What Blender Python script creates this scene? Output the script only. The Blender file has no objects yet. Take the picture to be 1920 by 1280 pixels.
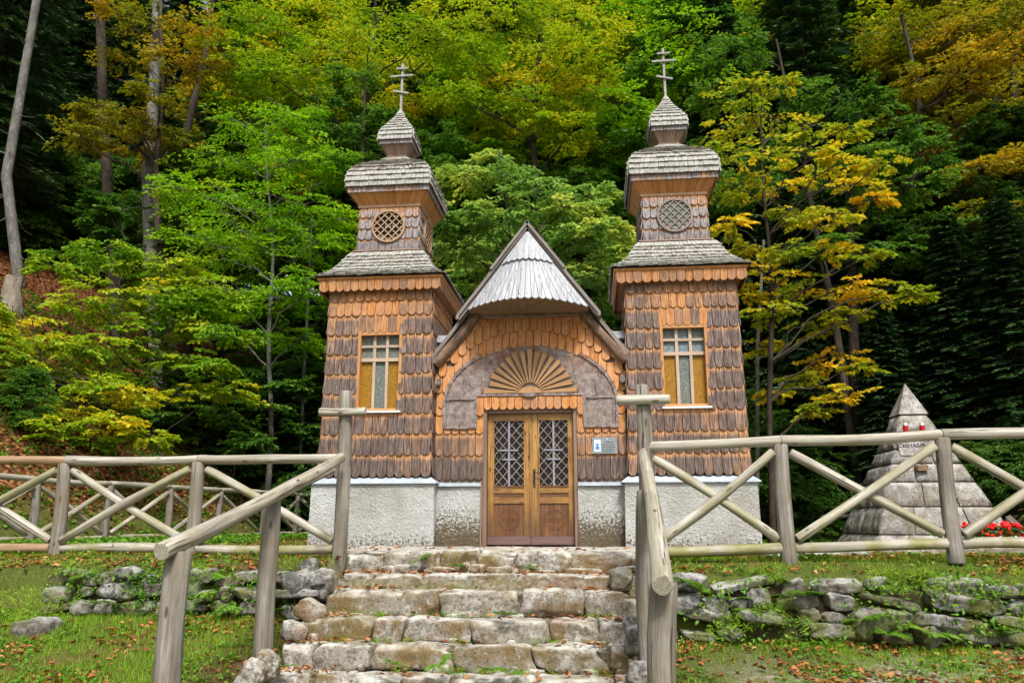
import bpy, math, random
import numpy as np
from mathutils import Vector, noise, Matrix
random.seed(7); R = np.random.default_rng(11); rnd = random.random
def U(a, b): return a + (b - a) * random.random()
PI = math.pi
sc = bpy.context.scene
COL = sc.collection

# ------------------------------------------------------------------ camera
F = 1500.0; PITCH = math.atan(340/1500); CAM = (1.1, -13.2, .35)
YAW = math.atan(160/math.hypot(1500, 340))
cam = bpy.data.cameras.new('camera'); co = bpy.data.objects.new('camera', cam); COL.objects.link(co)
co.location = CAM; co.rotation_euler = (PI/2 + PITCH, 0, YAW)
cam.lens = 36*F/1920; cam.sensor_width = 36; cam.clip_end = 800; cam.clip_start = .05
sc.camera = co
_cy, _sy, _cp, _sp = math.cos(YAW), math.sin(YAW), math.cos(PITCH), math.sin(PITCH)
_f = (-_sy*_cp, _cy*_cp, _sp); _r = (_cy, _sy, 0); _u = (_sy*_sp, -_cy*_sp, _cp)
def at(px, py, Y):
    """world point that a picture position has at depth plane Y (metres)"""
    a = (px-960)/F; b = (640-py)/F
    r = [_f[i] + a*_r[i] + b*_u[i] for i in range(3)]
    t = (Y - CAM[1])/r[1]
    return Vector((CAM[0]+t*r[0], Y, CAM[2]+t*r[2]))

# ------------------------------------------------------------------ materials
def mat(name):
    m = bpy.data.materials.new(name); m.use_nodes = True
    nt = m.node_tree; nt.nodes.clear()
    return m, nt, nt.nodes, nt.links
class G:
    """small node graph helper"""
    def __init__(s, name):
        s.m = bpy.data.materials.new(name); s.m.use_nodes = True
        s.t = s.m.node_tree; s.t.nodes.clear()
        s.out = s.n('ShaderNodeOutputMaterial')
    def n(s, t, **k):
        x = s.t.nodes.new(t)
        for a, b in k.items(): setattr(x, a, b)
        return x
    def l(s, a, b): s.t.links.new(a, b)
    def val(s, sock, v):
        if isinstance(v, bpy.types.NodeSocket): s.l(v, sock)
        else: sock.default_value = v
    def attr(s, name='Col'):
        a = s.n('ShaderNodeAttribute', attribute_name=name); return a
    def sep(s, v):
        x = s.n('ShaderNodeSeparateXYZ'); s.l(v, x.inputs[0]); return x.outputs
    def pos(s):
        return s.n('ShaderNodeNewGeometry').outputs['Position']
    def mapv(s, v, sc):
        x = s.n('ShaderNodeMapping'); s.l(v, x.inputs[0]); x.inputs['Scale'].default_value = sc; return x.outputs[0]
    def noise(s, v, scale, detail=4, rough=.55, dist=0):
        x = s.n('ShaderNodeTexNoise'); s.l(v, x.inputs['Vector'])
        x.inputs['Scale'].default_value = scale; x.inputs['Detail'].default_value = detail
        x.inputs['Roughness'].default_value = rough; x.inputs['Distortion'].default_value = dist
        return x.outputs['Fac']
    def vor(s, v, scale, feature='F1', out='Distance', rand=1):
        x = s.n('ShaderNodeTexVoronoi', feature=feature); s.l(v, x.inputs['Vector']); x.inputs['Scale'].default_value = scale
        x.inputs['Randomness'].default_value = rand
        return x.outputs[out]
    def math(s, op, a, b=0, c=0, clamp=False):
        x = s.n('ShaderNodeMath', operation=op, use_clamp=clamp)
        s.val(x.inputs[0], a); s.val(x.inputs[1], b)
        if len(x.inputs) > 2: s.val(x.inputs[2], c)
        return x.outputs[0]
    def rng(s, v, a, b, c=0, d=1):
        x = s.n('ShaderNodeMapRange'); s.val(x.inputs[0], v)
        for i, k in enumerate((a, b, c, d)): x.inputs[i+1].default_value = k
        return x.outputs[0]
    def mix(s, f, a, b, mode='MIX'):
        x = s.n('ShaderNodeMix', data_type='RGBA', blend_type=mode)
        s.val(x.inputs[0], f)
        s.val(x.inputs[6], a if isinstance(a, bpy.types.NodeSocket) else (*a, 1) if len(a) == 3 else a)
        s.val(x.inputs[7], b if isinstance(b, bpy.types.NodeSocket) else (*b, 1) if len(b) == 3 else b)
        return x.outputs[2]
    def ramp(s, v, stops, interp='LINEAR'):
        x = s.n('ShaderNodeValToRGB'); s.l(v, x.inputs[0]); cr = x.color_ramp; cr.interpolation = interp
        while len(cr.elements) > 1: cr.elements.remove(cr.elements[0])
        cr.elements[0].position = stops[0][0]; cr.elements[0].color = (*stops[0][1], 1)
        for p, c in stops[1:]:
            e = cr.elements.new(p); e.color = (*c, 1)
        return x.outputs[0]
    def bump(s, h, strength=.5, dist=.01):
        x = s.n('ShaderNodeBump'); s.l(h, x.inputs['Height']); x.inputs['Strength'].default_value = strength
        x.inputs['Distance'].default_value = dist; return x.outputs[0]
    def bsdf(s, color, rough=.8, normal=None, spec=.3, metal=0):
        x = s.n('ShaderNodeBsdfPrincipled'); s.val(x.inputs['Base Color'], color if isinstance(color, bpy.types.NodeSocket) else (*color, 1))
        s.val(x.inputs['Roughness'], rough); x.inputs['Specular IOR Level'].default_value = spec; x.inputs['Metallic'].default_value = metal
        if normal: s.l(normal, x.inputs['Normal'])
        s.l(x.outputs[0], s.out.inputs[0]); return x
    def done(s): return s.m

def grainy(g, scale=1.0):
    """returns fine grain, coarse grain from the gc attribute (z along the grain)"""
    v = g.attr('gc').outputs['Vector']
    a = g.noise(g.mapv(v, (70*scale, 70*scale, 2.2*scale)), 1, 4, .6)
    b = g.noise(g.mapv(v, (16*scale, 16*scale, 1.2*scale)), 1, 3, .6, .6)
    return a, b

def mat_shingle():
    g = G('weathered_larch_shingle'); c = g.sep(g.attr().outputs['Vector'])
    r, w, v = c[0], c[1], c[2]
    a, b = grainy(g)
    fresh = g.ramp(g.math('ADD', g.math('MULTIPLY', a, .5), g.math('MULTIPLY', b, .5)), [(.30, (.18, .06, .015)), (.5, (.44, .18, .05)), (.68, (.60, .31, .12))])
    fresh = g.mix(g.rng(r, 0, 1, 0, .45), fresh, (.55, .30, .17))
    zz_ = g.sep(g.pos())[2]
    fresh = g.mix(g.rng(w, .28, .6, 0, .75), fresh, g.ramp(a, [(.3, (.14, .065, .028)), (.5, (.34, .18, .085)), (.7, (.54, .35, .21))]))
    old = g.ramp(a, [(.32, (.026, .018, .016)), (.5, (.105, .079, .072)), (.68, (.30, .25, .235))])
    old = g.mix(g.rng(r, 0, 1, 0, .5), old, (.115, .07, .05))
    old = g.mix(g.rng(zz_, 2.6, 1.1, 0, .5), old, g.ramp(a, [(.3, (.025, .018, .015)), (.6, (.10, .07, .058))]))
    old = g.mix(g.rng(zz_, 4.9, 5.5, 0, .65), old, g.ramp(a, [(.28, (.12, .11, .115)), (.5, (.27, .255, .265)), (.7, (.46, .44, .45))]))
    f = g.math('ADD', w, g.math('MULTIPLY', g.math('SUBTRACT', r, .5), .34))
    f = g.math('ADD', f, g.math('MULTIPLY', g.math('SUBTRACT', g.noise(g.pos(), 1.5, 3, .6), .5), .9))
    f = g.math('ADD', f, g.math('MULTIPLY', g.math('SUBTRACT', b, .5), .8))
    f = g.math('SUBTRACT', f, g.rng(v, .72, 1.0, 0, .9))
    f = g.math('MAXIMUM', g.math('MINIMUM', g.rng(f, .22, .88), 1), 0)
    z_ = g.sep(g.pos())[2]; f = g.math('ADD', f, 0)
    col = g.mix(f, fresh, old)
    col = g.mix(g.rng(a, .30, .42, .65, 0), col, (.03, .018, .012))
    g.bsdf(col, .75, g.bump(g.math('ADD', a, b), .5, .006), .25)
    return g.done()
def mat_shake():
    g = G('silvered_roof_shake'); c = g.sep(g.attr().outputs['Vector'])
    a, b = grainy(g, 1.1)
    old = g.ramp(a, [(.28, (.12, .12, .105)), (.5, (.35, .35, .325)), (.75, (.62, .62, .59))])
    col = g.mix(g.rng(c[0], 0, 1, 0, .45), old, (.27, .255, .22))
    col = g.mix(g.math('MULTIPLY', c[1], g.rng(b, .35, .65)), col, (.10, .075, .04))
    g.bsdf(col, .8, g.bump(a, .5, .006), .25)
    return g.done()
def mat_board_grey():
    g = G('silver_grey_board'); c = g.sep(g.attr().outputs['Vector'])
    a, b = grainy(g, .8)
    col = g.ramp(a, [(.28, (.13, .135, .145)), (.5, (.37, .385, .41)), (.70, (.58, .60, .635))])
    col = g.mix(g.rng(c[0], 0, 1, 0, .5), col, (.34, .34, .37))
    sp = g.vor(g.mapv(g.attr('gc').outputs['Vector'], (14, 14, 9)), 1)
    col = g.mix(g.rng(sp, .10, .17, .85, 0), col, (.05, .045, .05))
    col = g.mix(g.rng(b, .66, .8, 0, .6), col, (.13, .12, .12))
    g.bsdf(col, .7, g.bump(a, .35, .005), .3)
    return g.done()
def mat_wood(name, dark, mid, light, scale=1.0, rough=.6, knots=True, stain=None, bs=.35, foot=None):
    g = G(name); c = g.sep(g.attr().outputs['Vector'])
    a, b = grainy(g, scale)
    col = g.ramp(g.math('ADD', g.math('MULTIPLY', a, .5), g.math('MULTIPLY', b, .5)), [(.3, dark), (.5, mid), (.68, light)])
    if knots:
        k = g.vor(g.mapv(g.attr('gc').outputs['Vector'], (9, 9, 3.2)), 1)
        col = g.mix(g.rng(k, .09, .16, .85, 0), col, (dark[0]*.3, dark[1]*.25, dark[2]*.2))
    if knots:
        cr = g.noise(g.mapv(g.attr('gc').outputs['Vector'], (38, 38, .9)), 1, 3, .5)
        col = g.mix(g.rng(cr, .62, .655, 0, .9), col, (dark[0]*.25, dark[1]*.22, dark[2]*.2))
        gy = g.noise(g.pos(), 3.1, 4, .65); col = g.mix(g.rng(gy, .5, .7, 0, .45), col, (dark[0]*1.3, dark[1]*1.3, dark[2]*1.35))
    if stain:
        n = g.noise(g.pos(), 2.2, 4, .6)
        col = g.mix(g.math('MULTIPLY', g.rng(n, .42, .62), g.math('ADD', c[1], .15), clamp=True), col, stain)
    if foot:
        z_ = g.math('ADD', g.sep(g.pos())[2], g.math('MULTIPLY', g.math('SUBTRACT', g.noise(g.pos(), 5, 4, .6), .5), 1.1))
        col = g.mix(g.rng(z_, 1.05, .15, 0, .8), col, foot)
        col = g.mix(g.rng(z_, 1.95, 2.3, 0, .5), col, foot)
    col = g.mix(g.rng(c[0], 0, 1, 0, .35), col, dark)
    g.bsdf(col, rough, g.bump(g.math('ADD', a, b), bs, .006), .35)
    return g.done()
def mat_bark(name, dark, mid, light, sc_=1.0):
    g = G(name); p = g.attr('gc').outputs['Vector']
    n1 = g.noise(g.mapv(p, (1, 1, .45)), 9*sc_, 6, .65); n2 = g.noise(p, 42*sc_, 5, .7); n3 = g.noise(p, 2.3, 3, .5)
    col = g.ramp(g.math('ADD', g.math('MULTIPLY', n1, .45), g.math('MULTIPLY', n2, .55)), [(.36, dark), (.5, mid), (.64, light)])
    col = g.mix(g.rng(n3, .45, .7, 0, .5), col, mid)
    g.bsdf(col, .9, g.bump(g.math('ADD', n1, n2), .9, .02), .1)
    return g.done()
def mat_bark_panel():
    g = G('lichened_bark_cladding'); p = g.pos()
    n2 = g.math('ADD', g.math('MULTIPLY', g.noise(p, 75, 5, .75), .6), g.math('MULTIPLY', g.noise(p, 11, 4, .6), .4)); n3 = g.noise(p, 3.0, 3, .6); z = g.sep(p)[2]
    col = g.ramp(n2, [(.38, (.075, .055, .048)), (.48, (.21, .165, .15)), (.60, (.38, .33, .315))])
    col2 = g.ramp(n2, [(.34, (.05, .025, .015)), (.5, (.20, .095, .055)), (.64, (.36, .23, .17))])
    f = g.math('MULTIPLY', g.rng(z, 2.75, 3.15), g.rng(n3, .38, .6))
    g.bsdf(g.mix(f, col, col2), .9, g.bump(n2, 1, .02), .1)
    return g.done()
def mat_render():
    g = G('rough_cast_render'); p = g.pos(); z = g.sep(p)[2]; y = g.sep(p)[1]
    n1 = g.noise(p, 24, 4, .6, .8); n2 = g.noise(p, 60, 3, .6); n3 = g.noise(p, 1.6, 4, .6); n4 = g.noise(p, 26, 5, .75)
    col = g.ramp(n3, [(.3, (.34, .335, .30)), (.55, (.46, .47, .455)), (.75, (.56, .58, .575))])
    col = g.mix(g.rng(n1, .30, .47, .35, 0), col, (.30, .27, .22))
    # soil splash and moss along the foot of the wall, heaviest on the nave wall
    amt = g.math('ADD', g.rng(y, -.28, -.10, .02, .30), g.math('MULTIPLY', n3, .16))
    h = g.math('SUBTRACT', amt, g.math('MULTIPLY', z, .72))
    f = g.rng(g.math('ADD', h, g.math('MULTIPLY', g.math('SUBTRACT', n4, .5), 1.5)), .05, .17)
    stain = g.ramp(n2, [(.35, (.045, .028, .010)), (.55, (.12, .08, .035)), (.75, (.13, .13, .05))])
    col = g.mix(g.math('MULTIPLY', f, .9), col, stain)
    g.bsdf(col, .95, g.bump(g.math('ADD', n1, g.math('MULTIPLY', n2, .3)), 1, .045), .1)
    return g.done()
def mat_stone(name, base, tint, light, moss=.5, mossc=(.10, .13, .025), rust=0):
    g = G(name); p = g.pos(); c = g.sep(g.attr().outputs['Vector']); nz = g.sep(g.n('ShaderNodeNewGeometry').outputs['Normal'])[2]
    n1 = g.noise(p, 6, 6, .62); n2 = g.noise(p, 30, 6, .7); n3 = g.noise(p, 2.3, 4, .55); n5 = g.noise(p, 90, 3, .6)
    m = g.math('ADD', g.math('MULTIPLY', n1, .5), g.math('MULTIPLY', n2, .5))
    col = g.ramp(m, [(.36, (base[0]*.35, base[1]*.33, base[2]*.3)), (.47, base), (.62, light)])
    col = g.mix(g.rng(c[0], 0, 1, 0, .65), col, tint)
    if rust: col = g.mix(g.math('MULTIPLY', g.rng(n3, .46, .6), rust), col, (.17, .095, .04))
    col = g.mix(g.rng(n2, .36, .42, .8, 0), col, (.03, .027, .022))
    sp_ = g.noise(p, 13, 5, .75); col = g.mix(g.rng(sp_, .56, .66, 0, .55), col, light); col = g.mix(g.rng(g.noise(p, 19, 4, .7), .60, .68, 0, .7), col, (base[0]*.45, base[1]*.38, base[2]*.28))
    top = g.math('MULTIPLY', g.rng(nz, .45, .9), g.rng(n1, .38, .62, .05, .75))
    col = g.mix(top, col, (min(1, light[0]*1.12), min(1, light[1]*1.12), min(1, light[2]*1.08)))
    ms = g.math('MULTIPLY', g.rng(g.math('ADD', n3, g.math('MULTIPLY', n2, .35)), .62, .74), g.math('MULTIPLY', g.math('ADD', c[1], .25), moss*1.3), clamp=True)
    col = g.mix(ms, col, g.ramp(n5, [(.3, (mossc[0]*.4, mossc[1]*.4, mossc[2]*.4)), (.7, (mossc[0]*1.5, mossc[1]*1.5, mossc[2]*1.2))]))
    g.bsdf(col, .9, g.bump(g.math('ADD', m, g.math('MULTIPLY', n5, .2)), .9, .03), .15)
    return g.done()
def mat_leaf(name, stops, trans=.45, rough=.5, spec=.35, patch=.5):
    g = G(name); c = g.sep(g.attr().outputs['Vector'])
    oi = g.n('ShaderNodeObjectInfo').outputs['Random']
    n = g.noise(g.pos(), .55, 3, .6)
    v = g.math('ADD', g.math('MULTIPLY', c[0], .65), g.math('MULTIPLY', g.rng(n, .3, .7), patch*.55))
    v = g.math('ADD', v, g.math('MULTIPLY', g.math('SUBTRACT', oi, .5), .12))
    col = g.ramp(v, stops)
    b = g.n('ShaderNodeBsdfPrincipled'); g.l(col, b.inputs['Base Color']); b.inputs['Roughness'].default_value = rough
    b.inputs['Specular IOR Level'].default_value = spec
    t = g.n('ShaderNodeBsdfTranslucent'); tc = g.mix(.5, col, (1.0, .95, .35), 'MULTIPLY')
    tc = g.mix(.35, tc, col, 'ADD'); g.l(tc, t.inputs[0])
    mx = g.n('ShaderNodeMixShader'); mx.inputs[0].default_value = trans
    g.l(b.outputs[0], mx.inputs[1]); g.l(t.outputs[0], mx.inputs[2]); g.l(mx.outputs[0], g.out.inputs[0])
    return g.done()
def mat_plain(name, col, rough=.6, spec=.4, metal=0, var=.25, nscale=20, bs=.2):
    g = G(name); n = g.noise(g.pos(), nscale, 4, .6)
    c = g.mix(g.rng(n, .3, .7), tuple(x*(1-var) for x in col), tuple(min(1, x*(1+var)) for x in col))
    g.bsdf(c, rough, g.bump(n, bs, .004), spec, metal); return g.done()
def mat_glass(name, a, b):
    g = G(name); p = g.pos(); n = g.vor(p, 85); n2 = g.noise(p, 34, 5, .8)
    col = g.ramp(g.math('ADD', g.math('MULTIPLY', n, .6), g.math('MULTIPLY', n2, .6)), [(.4, a), (.75, b)])
    g.bsdf(col, .38, g.bump(n2, .8, .01), .3); return g.done()
def mat_ground():
    g = G('grass_soil_and_leaf_litter'); p = g.pos(); s = g.sep(p)
    n1 = g.noise(p, .9, 5, .6); n2 = g.noise(p, 9, 6, .7); n3 = g.noise(p, 45, 5, .7); n4 = g.noise(p, .35, 3, .6)
    v = g.vor(p, 30, out='Color')
    vs = g.sep(v)[0]
    grass = g.ramp(n3, [(.3, (.03, .035, .010)), (.5, (.075, .095, .018)), (.7, (.14, .16, .035))])
    gravel = g.ramp(vs, [(0, (.16, .13, .10)), (.5, (.33, .29, .24)), (1, (.55, .52, .47))])
    soil = g.ramp(n2, [(.3, (.05, .028, .014)), (.55, (.13, .075, .038)), (.75, (.22, .13, .06))])
    litter = g.ramp(g.sep(g.vor(p, 16, out='Color'))[1], [(0, (.03, .013, .006)), (.45, (.11, .040, .015)), (.8, (.20, .085, .03)), (1, (.34, .17, .07))])
    col = g.mix(g.rng(g.math('ADD', n1, g.math('MULTIPLY', n2, .25)), .64, .76), grass, soil)
    gr = g.math('MULTIPLY', g.rng(s[0], 1.8, 3.6), g.math('MULTIPLY', g.rng(s[1], -5.3, -5.9), g.rng(g.math('ADD', n1, g.math('MULTIPLY', n2, .3)), .56, .70)), clamp=True)
    col = g.mix(gr, col, gravel)
    path = g.math('MULTIPLY', g.rng(g.math('ABSOLUTE', g.math('ADD', s[0], .1)), 1.9, 1.5), g.rng(s[1], -4.6, -4.4))
    col = g.mix(path, col, g.mix(.5, gravel, soil))
    hill = g.math('ADD', s[2], g.math('MULTIPLY', g.math('SUBTRACT', n1, .5), 1.0))
    col = g.mix(g.rng(hill, .3, .9), col, litter)
    g.bsdf(col, .95, g.bump(g.math('ADD', n3, vs), .8, .02), .1)
    return g.done()

M = {}
M['shingle'] = mat_shingle(); M['shake'] = mat_shake(); M['board'] = mat_board_grey()
M['rail'] = mat_wood('peeled_pole_wood', (.16, .14, .105), (.36, .335, .275), (.60, .58, .52), .8, .55, True, (.20, .19, .06), .25)
M['railbrown'] = mat_wood('brown_pole_wood', (.15, .09, .045), (.30, .20, .115), (.44, .33, .22), .6, .55, True, None, .25)
M['post'] = mat_wood('grey_post_wood', (.07, .06, .05), (.21, .19, .165), (.36, .34, .305), .9, .75, True, (.16, .13, .06), .6)
M['frame'] = mat_wood('oiled_window_wood', (.30, .12, .035), (.48, .24, .09), (.60, .36, .17), .8, .5, False)
M['frame_old'] = mat_wood('weathered_mullion_wood', (.22, .15, .10), (.40, .30, .22), (.52, .43, .34), .8, .6, False)
M['door'] = mat_wood('varnished_door_wood', (.13, .055, .014), (.36, .19, .048), (.50, .31, .105), .8, .42, True, (.07, .028, .010), .35, foot=(.085, .045, .025))
M['door_dark'] = mat_wood('dark_door_panel_wood', (.05, .022, .010), (.125, .055, .022), (.22, .105, .045), .6, .4, False, (.05, .03, .025), .25)
M['kick'] = mat_wood('worn_kick_board_wood', (.07, .042, .04), (.15, .09, .085), (.23, .15, .14), .6, .5, False)
M['lattice'] = mat_wood('lattice_wood', (.20, .11, .06), (.38, .24, .14), (.52, .37, .25), 1, .6, False)
M['lattice_grey'] = mat_wood('grey_lattice_wood', (.10, .08, .065), (.22, .175, .145), (.33, .285, .255), 1, .6, False)
M['soffit'] = mat_wood('orange_soffit_board', (.26, .095, .025), (.46, .20, .06), (.58, .30, .12), .6, .55, False)
M['soffit_dark'] = mat_wood('brown_soffit_board', (.10, .06, .045), (.22, .14, .10), (.34, .24, .18), .6, .65, False)
M['rakewood'] = mat_wood('grey_brown_rake_board', (.09, .07, .06), (.20, .175, .155), (.34, .31, .285), .9, .7, False)
M['ray'] = mat_wood('sunburst_ray_wood', (.20, .095, .035), (.40, .23, .10), (.56, .36, .18), .9, .6, False)
M['barkpanel'] = mat_bark_panel()
M['bark'] = mat_bark('spruce_bark_cladding', (.07, .04, .028), (.20, .13, .09), (.36, .27, .21), 1.3)
M['barksoffit'] = mat_bark('bark_soffit_sheet', (.10, .06, .035), (.26, .17, .10), (.40, .29, .19), 1.6)
M['render'] = mat_render()
M['metal'] = mat_plain('zinc_flashing', (.50, .56, .62), .38, .5, .35, .15, 5)
M['cross'] = mat_plain('weathered_grey_cross_wood', (.30, .29, .275), .8, .2, 0, .35, 30)
M['iron'] = mat_plain('dark_iron', (.06, .055, .055), .45, .5, .7)
M['ironcross'] = mat_plain('pale_painted_iron', (.22, .22, .26), .5, .5, .1, .12)
M['dark'] = mat_plain('dark_interior', (.012, .010, .009), .9, .1)  # near-black colour stands in for the unlit space behind the panes
M['white'] = mat_plain('white_paint', (.78, .79, .80), .55, .4, 0, .06)
M['amber'] = mat_glass('amber_cathedral_glass', (.10, .040, .002), (.36, .185, .008))
M['clear'] = mat_glass('grey_cathedral_glass', (.018, .022, .020), (.20, .23, .20))
M['blueglass'] = mat_glass('blue_grey_cathedral_glass', (.03, .04, .05), (.22, .28, .31))
M['step'] = mat_stone('stair_limestone', (.235, .22, .19), (.185, .15, .105), (.55, .54, .51), .16, rust=.85)
M['wall'] = mat_stone('dry_wall_limestone', (.15, .145, .14), (.10, .08, .055), (.40, .395, .385), .55, rust=.5)
M['mortar'] = mat_stone('stair_mortar_and_earth', (.10, .08, .055), (.08, .055, .035), (.22, .19, .15), .35)
M['bank'] = mat_stone('mossy_earth_bank', (.05, .04, .025), (.045, .03, .018), (.10, .08, .05), .7, (.07, .10, .015))
M['monument'] = mat_stone('monument_limestone', (.24, .23, .215), (.15, .135, .115), (.50, .49, .465), .08, rust=.25)
M['plaque'] = mat_plain('grey_metal_plaque', (.22, .25, .27), .45, .5, .3, .12)
M['blue'] = mat_plain('blue_enamel', (.03, .22, .52), .4)
M['ink'] = mat_plain('faded_black_ink', (.04, .045, .05), .7)
M['red'] = mat_plain('red_plastic', (.45, .012, .02), .3)
M['silver'] = mat_plain('silver_lid', (.6, .6, .6), .3, .5, .6)
M['redflower'] = mat_plain('red_petal', (.78, .015, .012), .5, .3, 0, .3)
M['bronze'] = mat_plain('bronze_block', (.20, .13, .08), .5, .4, .3)
M['trunk'] = mat_bark('brown_tree_bark', (.018, .014, .010), (.05, .04, .03), (.11, .09, .075))
M['trunk_pale'] = mat_bark('pale_beech_bark', (.05, .047, .04), (.13, .125, .11), (.30, .30, .285), .6)
M['stump'] = mat_bark('grey_stump_wood', (.10, .075, .055), (.24, .20, .16), (.38, .34, .29), .8)
M['ground'] = mat_ground()
LG = dict(
 beech=[(0, (.045, .15, .003)), (.3, (.14, .34, .006)), (.6, (.26, .47, .010)), (.88, (.46, .50, .015)), (1, (.50, .28, .02))],
 green=[(0, (.020, .070, .010)), (.4, (.065, .17, .016)), (.75, (.15, .27, .025)), (1, (.36, .36, .03))],
 pale=[(0, (.06, .15, .025)), (.3, (.17, .33, .06)), (.55, (.34, .48, .09)), (.78, (.66, .62, .10)), (1, (.78, .58, .08))],
 mixed=[(0, (.045, .15, .008)), (.3, (.16, .32, .012)), (.52, (.38, .44, .015)), (.75, (.78, .52, .02)), (.92, (.80, .36, .04)), (1, (.55, .25, .08))],
 canopy=[(0, (.045, .13, .004)), (.33, (.16, .31, .006)), (.58, (.36, .42, .010)), (.8, (.68, .48, .015)), (1, (.70, .26, .02))],
 maple=[(0, (.12, .24, .012)), (.36, (.32, .38, .015)), (.6, (.80, .56, .02)), (.85, (.86, .44, .03)), (1, (.62, .28, .06))],
 rust=[(0, (.05, .10, .005)), (.35, (.15, .19, .008)), (.65, (.38, .27, .010)), (.9, (.45, .20, .012)), (1, (.38, .11, .012))],
 spruce=[(0, (.016, .042, .014)), (.5, (.034, .088, .022)), (1, (.09, .17, .035))],
 deep=[(0, (.018, .050, .006)), (.5, (.045, .12, .012)), (1, (.14, .21, .018))])
for k, s in LG.items():
    M['L'+k] = mat_leaf(k+'_foliage', s, .12 if k == 'spruce' else .42, .55, .3)
M['Lgrass'] = mat_leaf('grass_blades', [(0, (.06, .15, .006)), (.4, (.15, .32, .010)), (.75, (.28, .42, .02)), (1, (.45, .42, .10))], .3, .6, .25)
M['Lfern'] = mat_leaf('fern_fronds', [(0, (.04, .15, .012)), (.5, (.12, .27, .02)), (1, (.28, .38, .04))], .35, .5, .3)
M['Lfallen'] = mat_leaf('fallen_leaf_litter', [(0, (.10, .035, .018)), (.3, (.28, .10, .035)), (.6, (.46, .20, .07)), (.82, (.55, .33, .15)), (1, (.58, .47, .31))], .15, .6, .2, .3)
M['Lhillfall'] = mat_leaf('dark_leaf_litter', [(0, (.05, .018, .008)), (.4, (.14, .048, .018)), (.75, (.26, .105, .035)), (1, (.42, .24, .10))], .1, .7, .15, .5)

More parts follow.
